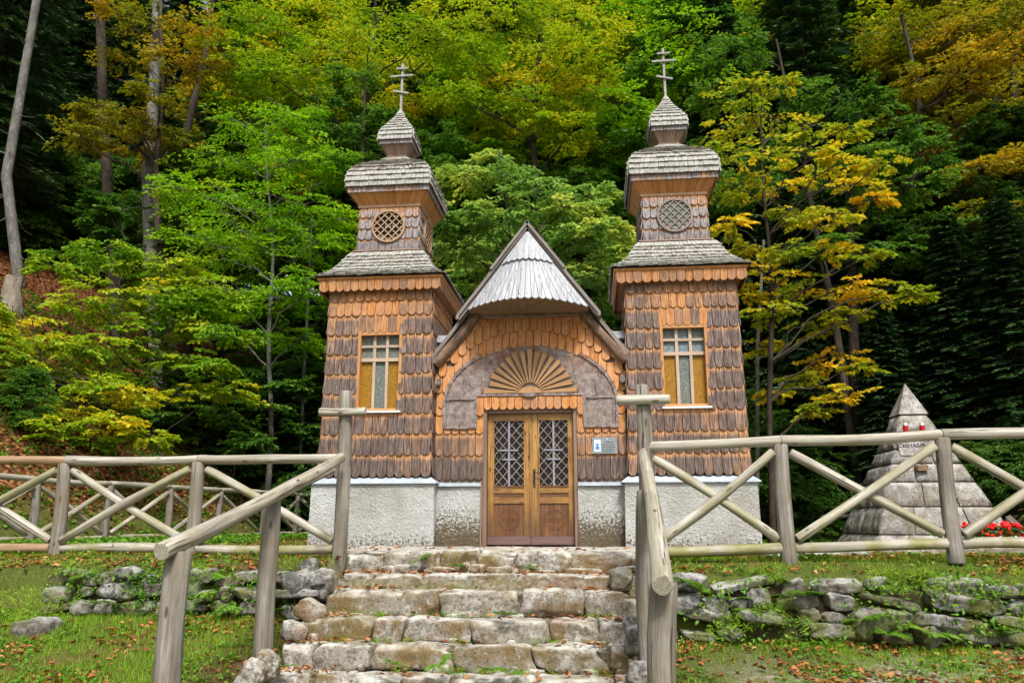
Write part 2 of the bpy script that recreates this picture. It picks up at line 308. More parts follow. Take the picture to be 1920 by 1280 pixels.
# ------------------------------------------------------------------ mesh builder
class MB:
    def __init__(s): s.v = []; s.f = []; s.g = []; s.c = []; s.mi = []; s.sm = []
    def add(s, vs, fs, gs=None, col=(.5, 0, 0), cols=None, mi=0, smooth=False):
        o = len(s.v)
        s.v += [tuple(p) for p in vs]; s.g += [tuple(p) for p in (gs if gs is not None else vs)]
        s.c += cols if cols is not None else [col]*len(vs)
        s.f += [tuple(i+o for i in f) for f in fs]; s.mi += [mi]*len(fs); s.sm += [smooth]*len(fs)
        return s
    def box(s, x0, x1, y0, y1, z0, z1, grain='z', col=None, mi=0):
        col = col or (rnd(), 0, 0)
        vs = [(x, y, z) for z in (z0, z1) for y in (y0, y1) for x in (x0, x1)]
        fs = [(0, 2, 3, 1), (4, 5, 7, 6), (0, 1, 5, 4), (1, 3, 7, 5), (3, 2, 6, 7), (2, 0, 4, 6)]
        o = (U(0, 9), U(0, 9), U(0, 9))
        if grain == 'x': gs = [(y+o[0], z+o[1], x+o[2]) for x, y, z in vs]
        elif grain == 'y': gs = [(x+o[0], z+o[1], y+o[2]) for x, y, z in vs]
        else: gs = [(x+o[0], y+o[1], z+o[2]) for x, y, z in vs]
        return s.add(vs, fs, gs, col, mi=mi)
    def beam(s, a, b, w, t, n=(0, -1, 0), col=None, mi=0):
        """rectangular bar from a to b, width w, thickness t along n"""
        a = Vector(a); b = Vector(b); d = (b-a); L = d.length; d.normalize(); n = Vector(n)
        side = d.cross(n).normalized(); n = side.cross(d).normalized()
        col = col or (rnd(), 0, 0); o = U(0, 9)
        vs = []; gs = []
        for e, q in ((0, a), (1, b)):
            for i, j in ((-1, -1), (1, -1), (1, 1), (-1, 1)):
                vs.append(q + side*i*w/2 + n*j*t/2); gs.append((i*w/2+o, j*t/2+o, e*L+o))
        return s.add(vs, [(0, 1, 2, 3)[::-1], (4, 5, 6, 7), (0, 1, 5, 4), (1, 2, 6, 5), (2, 3, 7, 6), (3, 0, 4, 7)], gs, col, mi=mi)
    def tube(s, pts, rad, seg=12, caps=True, wob=0, col=None, mi=0, smooth=True):
        pts = [Vector(p) for p in pts]; n = len(pts)
        rad = rad if isinstance(rad, (list, tuple)) else [rad]*n
        col = col or (rnd(), 0, 0); o = Vector((U(0, 9), U(0, 9), U(0, 9)))
        vs = []; gs = []; fs = []; L = 0
        d0 = (pts[1]-pts[0]).normalized(); ref = Vector((0, 0, 1)) if abs(d0.z) < .8 else Vector((1, 0, 0))
        for i, p in enumerate(pts):
            d = (pts[min(i+1, n-1)]-pts[max(i-1, 0)]).normalized()
            x = d.cross(ref).normalized(); y = x.cross(d)
            if i: L += (p-pts[i-1]).length
            for k in range(seg):
                a = 2*PI*k/seg; r = rad[i]
                if wob: r *= 1 + wob*noise.noise(Vector((math.cos(a)*1.3, math.sin(a)*1.3, L*1.6))+o)
                vs.append(p + x*r*math.cos(a) + y*r*math.sin(a)); gs.append(Vector((r*math.cos(a), r*math.sin(a), L))+o)
        for i in range(n-1):
            for k in range(seg):
                fs.append((i*seg+k, i*seg+(k+1) % seg, (i+1)*seg+(k+1) % seg, (i+1)*seg+k))
        s.add(vs, fs, gs, col, mi=mi, smooth=smooth)
        if caps:
            for e in (0, n-1):
                q = vs[e*seg:(e+1)*seg]; f = tuple(range(seg)); f = f[::-1] if e else f
                s.add(q, [f], [(a[0]*3, a[1]*3, a[2]*.2) for a in gs[e*seg:(e+1)*seg]], col, mi=mi)
        return s
    def log(s, a, b, r0, r1=None, **k):
        a = Vector(a); b = Vector(b); r1 = r1 or r0; n = 9; pts = []; rad = []
        per = Vector((U(-1, 1), U(-1, 1), U(-1, 1)))*r0*.42
        for i in range(n):
            t = i/(n-1); pts.append(a.lerp(b, t)+per*math.sin(PI*t)); rad.append(r0+(r1-r0)*t)
        d = (b-a).normalized(); e = r0*.12
        pts = [pts[0]]+[pts[0]+d*e]+pts[1:-1]+[pts[-1]-d*e]+[pts[-1]]
        rad = [rad[0]*.9]+rad[:1]+rad[1:-1]+[rad[-1], rad[-1]*.9]
        k.setdefault('wob', .2); k.setdefault('seg', 14)
        return s.tube(pts, rad, **k)
    def build(s, name, mats, parent=None, shade=None):
        me = bpy.data.meshes.new(name)
        me.from_pydata(s.v, [], s.f)
        mats = mats if isinstance(mats, (list, tuple)) else [mats]
        for m in mats: me.materials.append(M[m])
        me.polygons.foreach_set('material_index', s.mi)
        me.polygons.foreach_set('use_smooth', [bool(x) for x in s.sm])
        c = np.ones((len(s.v), 4), np.float32); c[:, :3] = np.array(s.c, np.float32).reshape(-1, 3)
        me.attributes.new('Col', 'FLOAT_COLOR', 'POINT').data.foreach_set('color', c.ravel())
        me.attributes.new('gc', 'FLOAT_VECTOR', 'POINT').data.foreach_set('vector', np.array(s.g, np.float32).ravel())
        me.update()
        o = bpy.data.objects.new(name, me); COL.objects.link(o)
        if parent is not None: o.parent = parent
        return o
def tag(o, label=None, cat=None, group=None, kind=None):
    if label: o['label'] = label
    if cat: o['category'] = cat
    if group: o['group'] = group
    if kind: o['kind'] = kind
    return o
def thing(name, label, cat, group=None):
    o = bpy.data.objects.new(name, None); COL.objects.link(o); o.empty_display_size = .2
    return tag(o, label, cat, group)
def move_base(root, p):
    """put the Empty at the thing's base without moving its parts"""
    root.location = p
    for ch in root.children: ch.location = -Vector(p)

# ------------------------------------------------------------------ terrain
def sstep(a, b, x):
    t = min(1, max(0, (x-a)/(b-a))); return t*t*(3-2*t)
WL, WR = -4.55, -5.0      # retaining wall faces left and right of the stairs
def height(x, y):
    wy = WL if x < 0 else WR
    n = noise.noise(Vector((x*.8, y*.8, 0)))*.03 + noise.noise(Vector((x*3, y*3, 5)))*.012
    if y < wy:
        d = wy-y
        base = -.60 if x < 0 else -.74
        fall = -1.0 if x < 0 else -.98
        z = base + (fall-base)*sstep(0, 1.9, d) - .06*max(0, d-1.7)
        z = max(z, -1.35)
        if y > -7: z = z+(-1.42-z)*sstep(1.93, 1.74, abs(x+.22))*sstep(-7, -6.6, y)
        return z+n
    if abs(x+.1) < 1.72 and y < -3.55:
        return -1.3 if y < -4.5 else -.235+n*.3
    z = -.03 - .11*sstep(.55, 0, y-wy)
    if -3.2 < x < 4 and y > -3.4: z = -.06
    if x > 3.6: z += -.12*sstep(3.6, 5, x)*sstep(-2, 0, y) - .5*sstep(5, 14, y+ x*.3)*sstep(12, 8, x)
    # hillside
    if x < 0: s = math.hypot(max(0, -8.734+0.2282*(min(8.2, max(-3, y))-.2)-.55-x)*sstep(-7, -3, y), max(0, y-9.5))
    else: s = math.hypot(max(0, x-(11+.0*y)), max(0, y-9.5))
    if s > 0:
        hm = (19-6.5*sstep(-8, 8, x)) + 2*noise.noise(Vector((x*.05, y*.05, 3)))
        z += hm*(1-math.exp(-((1.05-.2*sstep(-8, 0, x))*s)/hm)) * 1
        z += .35*noise.noise(Vector((x*.35, y*.35, 1)))*min(1, s)
    return z+n
def axis(pts):
    out = []
    for a, b, st in pts:
        n = max(1, round((b-a)/st)); out += [a+(b-a)*i/n for i in range(n)]
    return out+[pts[-1][1]]
xs = axis([(-130, -30, 5), (-30, -12, 1.0), (-12, -6, .35), (-6, -1.9, .12), (-1.9, -1.74, .04), (-1.74, 1.52, .163), (1.52, 1.7, .045), (1.7, 7, .12), (7, 14, .35), (14, 30, 1.0), (30, 130, 5)])
ys = axis([(-60, -16, 4), (-16, -9, .5), (-9, -5.1, .12), (-5.1, -4.9, .04), (-4.9, -4.6, .075), (-4.6, -4.44, .04), (-4.44, -3.3, .1), (-3.3, 6, .3), (6, 40, .9), (40, 160, 5)])
vs = [(x, y, height(x, y)) for y in ys for x in xs]
nx = len(xs)
fs = [(j*nx+i, j*nx+i+1, (j+1)*nx+i+1, (j+1)*nx+i) for j in range(len(ys)-1) for i in range(nx-1)]
g = MB(); g.add(vs, fs, smooth=True); ground = g.build('ground', 'ground'); tag(ground, kind='structure')

# ------------------------------------------------------------------ shingles
def shingle(mb, O, Ux, Vx, N, w0, w1, L, t, tilt, rnd_bot, wear, vis, r=None, seg=6, jag=0):
    """one shingle: bottom centre O, w0 bottom width, w1 top width, length L up Vx"""
    r = rnd() if r is None else r
    k = w0/2
    pts = []
    if rnd_bot:
        rr = k*rnd_bot
        for i in range(seg+1):
            a = PI + PI*i/seg
            pts.append((k*math.cos(a), rr+rr*math.sin(a)))
    else:
        pts = [(-k, U(-jag, jag)), (k, U(-jag, jag))]
    pts += [(w1/2, L), (-w1/2, L)]
    n = len(pts); vs = []; gs = []; cs = []; o = (U(0, 30), U(0, 30), U(0, 30))
    for lay in (0, 1):
        for x, y in pts:
            base = tilt*(1-y/L)
            d = base + (t if lay else -.004)
            vs.append(O+Ux*x+Vx*y+N*d); gs.append((x+o[0], d+o[1], y+o[2])); cs.append((r, wear, y/vis))
    fs = [tuple(range(n, 2*n))] + [(i, (i+1) % n, n+(i+1) % n, n+i) for i in range(n) if i != n-2]
    mb.add(vs, fs, gs, cols=cs)
def row(mb, c, ang, h0, z0, h1, z1, w, t, tilt, rb, wear, over=.06, clip=None, jag=0, ext=0, wearf=None, ofs=None):
    """a course of shingles on a tower face; (h0,z0) foot and (h1,z1) head of the exposed part"""
    ca, sa = math.cos(ang), math.sin(ang)
    Ux = Vector((ca, sa, 0)); N0 = Vector((sa, -ca, 0))
    sl = Vector((0, 0, z1-z0)) - N0*(h0-h1); vis = sl.length; Vx = sl/vis; N = Ux.cross(Vx).normalized()
    L = vis+over; C = Vector((c[0], c[1], 0))
    ns = max(2, round(2*h0/w)); 
    gp_ = .009 if rb else .005
    if not rb: t *= 1.35; tilt *= 1.5
    ed = [-h0-ext]+[-h0+2*h0*(i+U(-.13, .13))/ns for i in range(1, ns)]+[h0+ext]
    ht = h0+(h1-h0)*L/vis; k = ht/h0 if h0 else 1
    for a, b in zip(ed, ed[1:]):
        m = (a+b)/2; zz = z0+(U(-.006, .006) if rb else U(-.0025, .0025))
        if clip and clip(m, z0+.5*(z1-z0), b-a): continue
        O = C + N0*h0 + Ux*m + Vector((0, 0, zz))
        # head drifts towards the axis on tapering faces
        V2 = Vx*L + Ux*(m*(k-1)); L2 = V2.length
        wr = wearf(m, z0) if wearf else wear
        shingle(mb, O, Ux, V2/L2, N, (b-a)-gp_, ((b-a)-gp_)*k, L2, t*U(.8, 1.2), tilt*U(.8, 1.3), rb, wr, L2*vis/L, jag=jag)

def disc(mb, c, r, axis_n, u, seg=28, mi=0, col=(.5, 0, 0)):
    n = Vector(axis_n); u = Vector(u); v = n.cross(u)
    vs = [Vector(c)+u*r*math.cos(2*PI*i/seg)+v*r*math.sin(2*PI*i/seg) for i in range(seg)]
    mb.add(vs, [tuple(range(seg))], mi=mi, col=col)

chapel = thing('wooden_chapel', 'small wooden chapel with two onion topped shingled towers behind the stone stairs', 'chapel')
def frustum_box(mb, c, h0, z0, h1, z1, cap=True, mi=0):
    vs = [(c[0]+sx*h, c[1]+sy*h, z) for h, z in ((h0, z0), (h1, z1)) for sx, sy in ((-1, -1), (1, -1), (1, 1), (-1, 1))]
    fs = [(0, 1, 5, 4), (1, 2, 6, 5), (2, 3, 7, 6), (3, 0, 4, 7)]
    if cap: fs += [(3, 2, 1, 0), (4, 5, 6, 7)]
    mb.add(vs, fs, mi=mi)

def tower(cx, side, label):
    T = bpy.data.objects.new('tower', None); COL.objects.link(T); T.parent = chapel; T['label'] = label
    c = (cx, .73)
    # plinth
    m = MB(); frustum_box(m, c, 1.035, -.15, 1.02, .985); m.build('plinth', 'render', T)
    m = MB()
    vs = []; prof = [(1.02, .987), (1.062, .983), (1.062, .972), (1.07, .972), (1.07, .992), (.96, 1.075)]
    for h, z in prof: vs += [(c[0]+sx*h, c[1]+sy*h, z) for sx, sy in ((-1, -1), (1, -1), (1, 1), (-1, 1))]
    m.add(vs, [(i*4+k, i*4+(k+1) % 4, i*4+4+(k+1) % 4, i*4+4+k) for i in range(len(prof)-1) for k in range(4)])
    m.build('plinth_flashing', 'metal', T)
    # shaft: backing wall with the window opening left open on the front
    sh = lambda z: .925 + .028*sstep(1.5, 1.03, z) - .035*(z-1.05)/3.2
    wx = cx - .0 + (.02 if side < 0 else .01); wz0, wz1, ww = 2.17, 3.53, .37
    m = MB(); b = .022
    for k in range(1, 4):
        a = k*PI/2; ca, sa = math.cos(a), math.sin(a)
        q = [(-1, 1.03), (1, 1.03), (1, 4.35), (-1, 4.35)]
        vs = []
        for u, z in q:
            h = sh(z)-b; vs.append((c[0]+ca*u*h+sa*h, c[1]+sa*u*h-ca*h, z))
        m.add(vs, [(0, 1, 2, 3)])
    h = .925-b; yf = c[1]-h; yo = yf; h = .862
    yf = c[1]-h
    for x0, x1, z0, z1 in ((cx-h, wx-ww, 1.03, 4.35), (wx+ww, cx+h, 1.03, 4.35), (wx-ww, wx+ww, 1.03, wz0), (wx-ww, wx+ww, wz1, 4.35)):
        m.add([(x0, yf, z0), (x1, yf, z0), (x1, yf, z1), (x0, yf, z1)], [(0, 1, 2, 3)])
    m.build('wall', 'soffit_dark', T); yf = yo  # backing coloured dark brown to paint shadow into the gaps between shingles
    m = MB()
    zs = [1.075, 1.43, 1.78, 2.12, 2.46, 2.80, 3.14, 3.48, 3.82, 4.08, 4.30]
    def wf(mm, z):
        e = abs(mm)/.93
        w = .95 if z < 3.7 else .66
        if z > 3.7: w = .38+.35*e
        if side < 0 and z > 3.3: w -= .12
        if 2.4 < z < 3.3 and e > .45: w = .92
        if z < 1.9: w = .88
        return w
    for i in range(len(zs)-1):
        z0, z1 = zs[i], zs[i+1]
        for k in (0, 1, 3, 2):
            if k == 0:
                def clip(mm, z, w, i=i):
                    dx = abs(c[0]+mm-wx)
                    if 3 <= i <= 6 and dx < ww+.0: return True
                    if i in (7,) and dx < ww+.0: return True
                    return False
            else: clip = None
            row(m, c, k*PI/2, sh(z0), z0, sh(z1), z1, .143, .020, .030, .95, 0, .07, clip, ext=.012, wearf=wf)
    # long course above the window
    n = 6
    for i in range(n):
        w = 2*(ww+.03)/n; x = wx-ww-.03+w*(i+.5)
        shingle(m, Vector((x, c[1]-.905, 3.515)), Vector((1, 0, 0)), Vector((0, .01, 1)).normalized(), Vector((0, -1, 0)), w-.006, w-.006, .42, .017, .024, .8, U(.3, .6), .36)
    m.build('shaft_shingles', 'shingle', T)
    # window
    W = bpy.data.objects.new('window', None); COL.objects.link(W); W.parent = T
    W['label'] = 'tall window of amber and grey textured glass in the '+('left' if side < 0 else 'right')+' tower'
    yw = yf+.07
    m = MB()
    m.box(wx-ww-.012, wx-ww+.035, yf-.045, yw+.03, wz0, wz1+.01); m.box(wx+ww-.035, wx+ww+.012, yf-.045, yw+.03, wz0, wz1+.01)
    m.box(wx-ww+.035, wx+ww-.035, yf-.035, yw+.03, wz1-.05, wz1+.008, 'x'); m.box(wx-ww+.035, wx+ww-.035, yf-.02, yw+.03, wz0, wz0+.05, 'x')
    m.build('window_frame', 'frame', W)
    m = MB(); i0, i1 = wx-ww+.036, wx+ww-.036; tw = (i1-i0)/3; zb = [3.27, 3.05]
    for x in (i0+tw, i1-tw): m.box(x-.024, x+.024, yw-.035, yw+.004, wz0+.051, wz1-.051)
    for z, t in ((3.29, .020), (3.06, .030)): m.box(i0, i1, yw-.040, yw-.001, z-t, z+t, 'x')
    m.build('mullion', 'frame_old', W)
    m = MB()
    for q in range(3):
        x0, x1 = i0+tw*q, i0+tw*(q+1)
        for z0, z1, mi in ((wz0+.05, 3.06, 0 if q != 1 else 1), (3.06, 3.29, 2 if side > 0 else 1), (3.29, wz1-.05, 1 if (side < 0 or q != 1) else 2)):
            m.add([(x0, yw+.01, z0), (x1, yw+.01, z0), (x1, yw+.01, z1), (x0, yw+.01, z1)], [(0, 1, 2, 3)], mi=mi)
    m.build('pane', ['amber', 'clear', 'blueglass'], W)
    m = MB(); m.box(wx-ww-.02, wx+ww+.02, yf-.10, yf+.06, wz0-.028, wz0-.001, 'x'); m.build('window_sill', 'white', W)
    # cornice band: short scallops under the skirt roof
    m = MB()
    for k in range(4): row(m, c, k*PI/2, 1.04, 4.235, 1.055, 4.44, .135, .014, .012, .8, 0, .0, ext=.01, wearf=lambda a, b: .42)
    m.build('cornice_shingles', 'shingle', T)
    m = MB(); frustum_box(m, c, .90, 4.30, 1.045, 4.315); frustum_box(m, c, 1.03, 4.29, 1.03, 4.43, False); frustum_box(m, c, 1.085, 4.44, 1.10, 4.475); m.build('cornice_soffit', 'soffit', T)
    # skirt roof
    prof = [(1.13, 4.475), (1.05, 4.525), (.975, 4.58), (.905, 4.645), (.845, 4.72), (.79, 4.80), (.745, 4.88), (.705, 4.955), (.672, 5.02)]
    m = MB()
    for i in range(len(prof)-1):
        for k in range(4):
            row(m, c, k*PI/2, prof[i][0], prof[i][1], prof[i+1][0], prof[i+1][1], .075, .013, .022, 0, U(0, .9), .05, jag=.006, ext=.015)
    m.build('skirt_roof', 'shake', T)
    m = MB()
    for (a, b) in zip(prof, prof[1:]): frustum_box(m, c, a[0]-.035, a[1]-.004, b[0]-.035, b[1]-.004, False)
    m.build('roof_deck', 'soffit_dark', T)
    # belfry
    m = MB(); frustum_box(m, c, .68, 5.0, .68, 5.035); frustum_box(m, c, .63, 5.035, .61, 5.10); frustum_box(m, c, .64, 5.10, .63, 5.125)
    frustum_box(m, c, .53, 5.12, .515, 6.02); m.build('belfry_base', 'soffit_dark', T)
    m = MB(); bz = [5.125, 5.33, 5.54, 5.75, 5.95]
    for i in range(4):
        for k in range(4):
            row(m, c, k*PI/2, .555-.005*i, bz[i], .55-.005*i, bz[i+1], .122, .017, .03, .85 if i else .15, 0, .04, ext=.01, wearf=lambda a, z: 1.05 if z < 5.5 else (.95 if z < 5.7 else .62))
    m.build('belfry_shingles', 'shingle', T)
    zc, rc = 5.575, .275
    for k in range(4):
        a = k*PI/2; Ux = Vector((math.cos(a), math.sin(a), 0)); N = Vector((math.sin(a), -math.cos(a), 0))
        P = Vector((c[0], c[1], zc))
        W = bpy.data.objects.new('round_window', None); COL.objects.link(W); W.parent = T
        m = MB(); seg = 32; vs = []
        for r, d in ((rc, .575), (rc, .623), (rc+.035, .623), (rc+.035, .555)):
            vs += [P+N*d+Ux*r*math.cos(2*PI*i/seg)+Vector((0, 0, r*math.sin(2*PI*i/seg))) for i in range(seg)]
        m.add(vs, [(j*seg+i, j*seg+(i+1) % seg, (j+1)*seg+(i+1) % seg, (j+1)*seg+i) for j in range(3) for i in range(seg)])
        m.build('window_frame', 'lattice' if side < 0 else 'lattice_grey', W)
        m = MB(); disc(m, P+N*.589, rc+.01, N, Ux); m.build('pane', 'dark' if side < 0 else 'clear', W)
        m = MB()
        for j in range(-3, 4):
            for s_ in (-1, 1):
                d = j*.098
                if abs(d) >= rc: continue
                hl = math.sqrt(rc*rc-d*d)
                D1 = (Ux+Vector((0, 0, s_))).normalized(); D2 = (Ux*-s_+Vector((0, 0, 1))).normalized()
                q = P+D2*d+N*(.601+.008*(s_ > 0))
                m.beam(q-D1*hl, q+D1*hl, .019, .012, N)
        m.build('lattice', 'lattice' if side < 0 else 'lattice_grey', W)
    m = MB(); frustum_box(m, c, .575, 5.955, .585, 6.0); m.build('belfry_moulding', 'lattice', T)
    # flared soffit, fascia, bulb roof
    m = MB(); n = 11
    for k in range(4):
        row(m, c, k*PI/2, .565, 6.0, .715, 6.20, .115, .008, 0, 0, 0, .0)
    frustum_box(m, c, .555, 6.0, .705, 6.205, False); m.build('bulb_soffit', 'soffit', T)
    m = MB()
    for k in range(4): row(m, c, k*PI/2, .728, 6.19, .735, 6.32, .085, .012, .006, 0, 0, .02, jag=.004, ext=.01, wearf=lambda a, z: U(.5, 1))
    m.build('bulb_fascia', 'shingle', T)
    prof = [(.752, 6.30), (.765, 6.395), (.76, 6.49), (.735, 6.585), (.69, 6.675), (.62, 6.75), (.54, 6.815), (.45, 6.875), (.36, 6.93), (.27, 6.99), (.20, 7.08)]
    m = MB()
    for i in range(len(prof)-1):
        for k in range(4):
            row(m, c, k*PI/2, prof[i][0], prof[i][1], prof[i+1][0], prof[i+1][1], .085 if i < 6 else .07, .013, .022, 0, .1 if i < 3 else U(.3, 1), .04, jag=.004, ext=.014)
    m.build('bulb_roof', 'shake', T)
    m = MB()
    for (a, b) in zip(prof, prof[1:]): frustum_box(m, c, a[0]-.03, a[1], b[0]-.03, b[1], False)
    frustum_box(m, c, .17, 6.95, .19, 7.16); m.build('bulb_core', 'soffit_dark', T)
    # cupola
    m = MB(); frustum_box(m, c, .165, 7.14, .285, 7.36, False)
    for k in range(4): row(m, c, k*PI/2, .17, 7.14, .29, 7.36, .085, .008, 0, 0, 0, 0)
    m.build('cupola_soffit', 'soffit_dark', T)
    m = MB()
    for k in range(4): row(m, c, k*PI/2, .298, 7.345, .305, 7.44, .07, .011, .004, 0, 0, .02, jag=.004, ext=.008, wearf=lambda a, z: 1)
    m.build('cupola_fascia', 'shingle', T)
    prof = [(.318, 7.425), (.325, 7.51), (.312, 7.595), (.275, 7.675), (.228, 7.75), (.182, 7.82), (.140, 7.885), (.104, 7.95), (.072, 8.01), (.042, 8.075), (.018, 8.17)]
    m = MB()
    for i in range(len(prof)-1):
        for k in range(4):
            row(m, c, k*PI/2, prof[i][0], prof[i][1], prof[i+1][0], prof[i+1][1], .07, .011, .018, 0, .1 if i > 1 else 0, .025, jag=.003, ext=.008)
    for (a, b) in zip(prof, prof[1:]): frustum_box(m, c, max(.01, a[0]-.02), a[1], max(.01, b[0]-.02), b[1], False)
    m.build('cupola_roof', 'shake', T)
    # three barred cross
    m = MB(); x, y = c
    ln = .03 if side < 0 else -.03
    m.beam((x, y, 8.08), (x+ln*.4, y, 9.2), .042, .042)
    m.beam((x-.12+ln*.4, y-.04, 9.075), (x+.12+ln*.4, y-.04, 9.075), .03, .03)
    m.beam((x-.225+ln*.3, y-.04, 8.91), (x+.225+ln*.3, y-.04, 8.92), .035, .03)
    m.beam((x-.15+ln*.2, y-.04, 8.60), (x+.15+ln*.2, y-.04, 8.53), .035, .03)
    m.build('cross', 'cross', T)
    return T
tower(-2.53, -1, 'left shingled tower, its round window lattice orange')
tower(2.565, 1, 'right shingled tower, its round window lattice grey')

# ------------------------------------------------------------------ nave
NX = .03; N = bpy.data.objects.new('nave', None); COL.objects.link(N); N.parent = chapel
RZ = lambda x: 5.24 - 1.31*abs(x-NX)          # roof line
DX0, DX1, DZ1 = -.735, .79, 2.19
m = MB()
for x0, x1 in ((-1.53, DX0-.03), (DX1+.01, 1.56)):
    m.box(x0, x1, -.07, .25, -.15, .935)
m.box(-1.53, 1.56, .25, 9.0, -.15, .93); m.build('plinth', 'render', N)
m = MB()
for x0, x1 in ((-1.50, DX0-.035), (DX1+.015, 1.55)):
    m.add([(x0, -.12, .935), (x1, -.12, .935), (x1, -.12, .957), (x0, -.12, .957), (x0, .06, 1.02), (x1, .06, 1.02)], [(0, 1, 2, 3), (3, 2, 5, 4), (0, 3, 4), (1, 5, 2)])
m.build('plinth_flashing', 'metal', N)
# back wall sheet with the door opening
m = MB(); Y0 = .02
m.add([(-1.6, Y0, .95), (DX0-.02, Y0, .95), (DX0-.02, Y0, DZ1), (-1.6, Y0, DZ1)], [(0, 1, 2, 3)])
m.add([(DX1+.02, Y0, .95), (1.62, Y0, .95), (1.62, Y0, DZ1), (DX1+.02, Y0, DZ1)], [(0, 1, 2, 3)])
m.add([(-1.6, Y0, DZ1), (1.62, Y0, DZ1), (1.62, Y0, 3.10), (NX, Y0, 5.15), (-1.6, Y0, 3.10)], [(0, 1, 2, 3, 4)])
m.add([(-1.5, .03, .9), (-1.5, 9, .9), (-1.5, 9, 3.15), (-1.5, .03, 3.15)], [(0, 1, 2, 3)]); m.add([(1.55, .03, .9), (1.55, 9, .9), (1.55, 9, 3.15), (1.55, .03, 3.15)], [(0, 1, 2, 3)])
m.add([(-1.5, 9, 0), (1.55, 9, 0), (1.55, 9, 3.15), (NX, 9, 4.9), (-1.5, 9, 3.15)], [(0, 1, 2, 3, 4)])
m.build('wall', 'soffit_dark', N)  # dark brown here too, as painted shadow behind the shingle gaps
def za(x):
    d = abs(x-NX)
    return 2.28+1.03*math.sqrt(max(0, 1-(d/1.46)**2))
m = MB(); w = .137; X = Vector((1, 0, 0)); Z = Vector((0, 0, 1)); NF = Vector((0, -1, 0))
nxs = int(round(3.1/w)); W_ = 3.1/nxs
# gable courses that follow the arch
for k in range(4, -1, -1):
    for i in range(nxs+1):
        x = -1.52+W_*(i+(.0 if k % 2 else .5)) - W_*.0
        if abs(x-NX) > 1.55: continue
        zb = za(x) + k*.27 - .06
        d = abs(x-NX)
        if d > 1.40: zb = 2.22+k*.27
        top = RZ(x)+.0
        if zb > top-.06 or zb > 3.80: continue
        L = min(.34, 3.86-zb if d < .95 else top+.06-zb)
        if L < .08: continue
        shingle(m, Vector((x, .0, zb+U(-.01, .01))), X, Z, NF, W_-.010, W_-.010, L, .020, .040, .98, U(-.25, .12), .34)
# vertical strips beside the bark panel
for sx in (-1, 1):
    for z0 in (1.88, 2.2):
        for x in (1.478,):
            shingle(m, Vector((NX+sx*x, 0, z0)), X, Z, NF, .11, .11, .4, .018, .02, .85, U(0, .3), .3)
# level courses beside the door
for side in (-1, 1):
    x0, x1 = (-1.555, DX0-.012) if side < 0 else (DX1+.012, 1.60)
    for zi, (z0, z1) in enumerate(((1.045, 1.43), (1.43, 1.79), (1.79, 2.13), (2.10, 2.40))):
        n = round((x1-x0)/.128); ww = (x1-x0)/n
        for i in range(n):
            x = x0+ww*(i+.5); d = abs(x-NX)
            if zi == 3 and .88 < d < 1.45: continue
            if zi == 3 and d < .8: continue
            wr = (1.05 if (d > .8 and z0 < 1.1) else (.52 if zi == 1 else .2))
            if z0 < 1.1: wr += .25*(d-1.1)
            shingle(m, Vector((x, 0, z0+U(-.006, .006))), X, Z, NF, ww-.010, ww-.010, z1-z0+.07, .019, .030, .95, wr+U(-.1, .1), (z1-z0)*1.05)
# lintel course
n = 14; x0, x1 = -.87, .945; ww = (x1-x0)/n
for i in range(n):
    zb = 2.185 if 0 < i < n-1 else 2.09
    shingle(m, Vector((x0+ww*(i+.5), -.035, zb)), X, Z, NF, ww-.009, ww-.009, 2.44-zb, .020, .02, .95, U(.1, .35), .26)
m.build('gable_shingles', 'shingle', N)
# bark panel (horseshoe) with raised edge strips
m = MB(); A = []; B = []
nn = 36
for i in range(nn+1):
    a = PI*i/nn; A.append((NX-1.44*math.cos(a), 2.28+1.02*math.sin(a)))
yp = -.045
outer = [(NX-1.43, 1.89)]+A+[(NX+1.43, 1.89)]
def strip(poly, y, th):
    n = len(poly)
    vs = [(x, y, z) for x, z in poly]+[(x, y+th, z) for x, z in poly]
    m.add(vs, [tuple(range(n)), ]+[(i, i+n, (i+1) % n+n, (i+1) % n) for i in range(n)])
# subdivide panel into wedge quads down to z=2.43 and the two legs
for i in range(nn):
    (xa, z_a), (xb, zb_) = A[i], A[i+1]
    if max(z_a, zb_) <= 2.43: continue
    z_a, zb_ = max(z_a, 2.43), max(zb_, 2.43)
    m.add([(xa, yp, 2.43), (xb, yp, 2.43), (xb, yp, zb_), (xa, yp, z_a)], [(0, 1, 2, 3)])
for sx in (-1, 1):
    q = [(NX+sx*.885, 1.89), (NX+sx*1.43, 1.89), (NX+sx*1.44, 2.28), (NX+sx*1.425, 2.43), (NX+sx*.885, 2.43)]
    strip(q if sx > 0 else q[::-1], yp-.006, .03)
m.build('bark_panel', 'barkpanel', N)
m = MB()
def rough_strip(pts, w, y, mbx):
    for a, b in zip(pts, pts[1:]):
        a = Vector((a[0], y, a[1])); b = Vector((b[0], y, b[1])); d = (b-a).normalized()
        mbx.beam(a-d*.008, b+d*.008, w*U(.75, 1.25), .035+U(0, .012), (0, -1, 0))
rough_strip(outer[:13], .05, yp-.008, m); rough_strip(outer[-13:], .05, yp-.008, m)
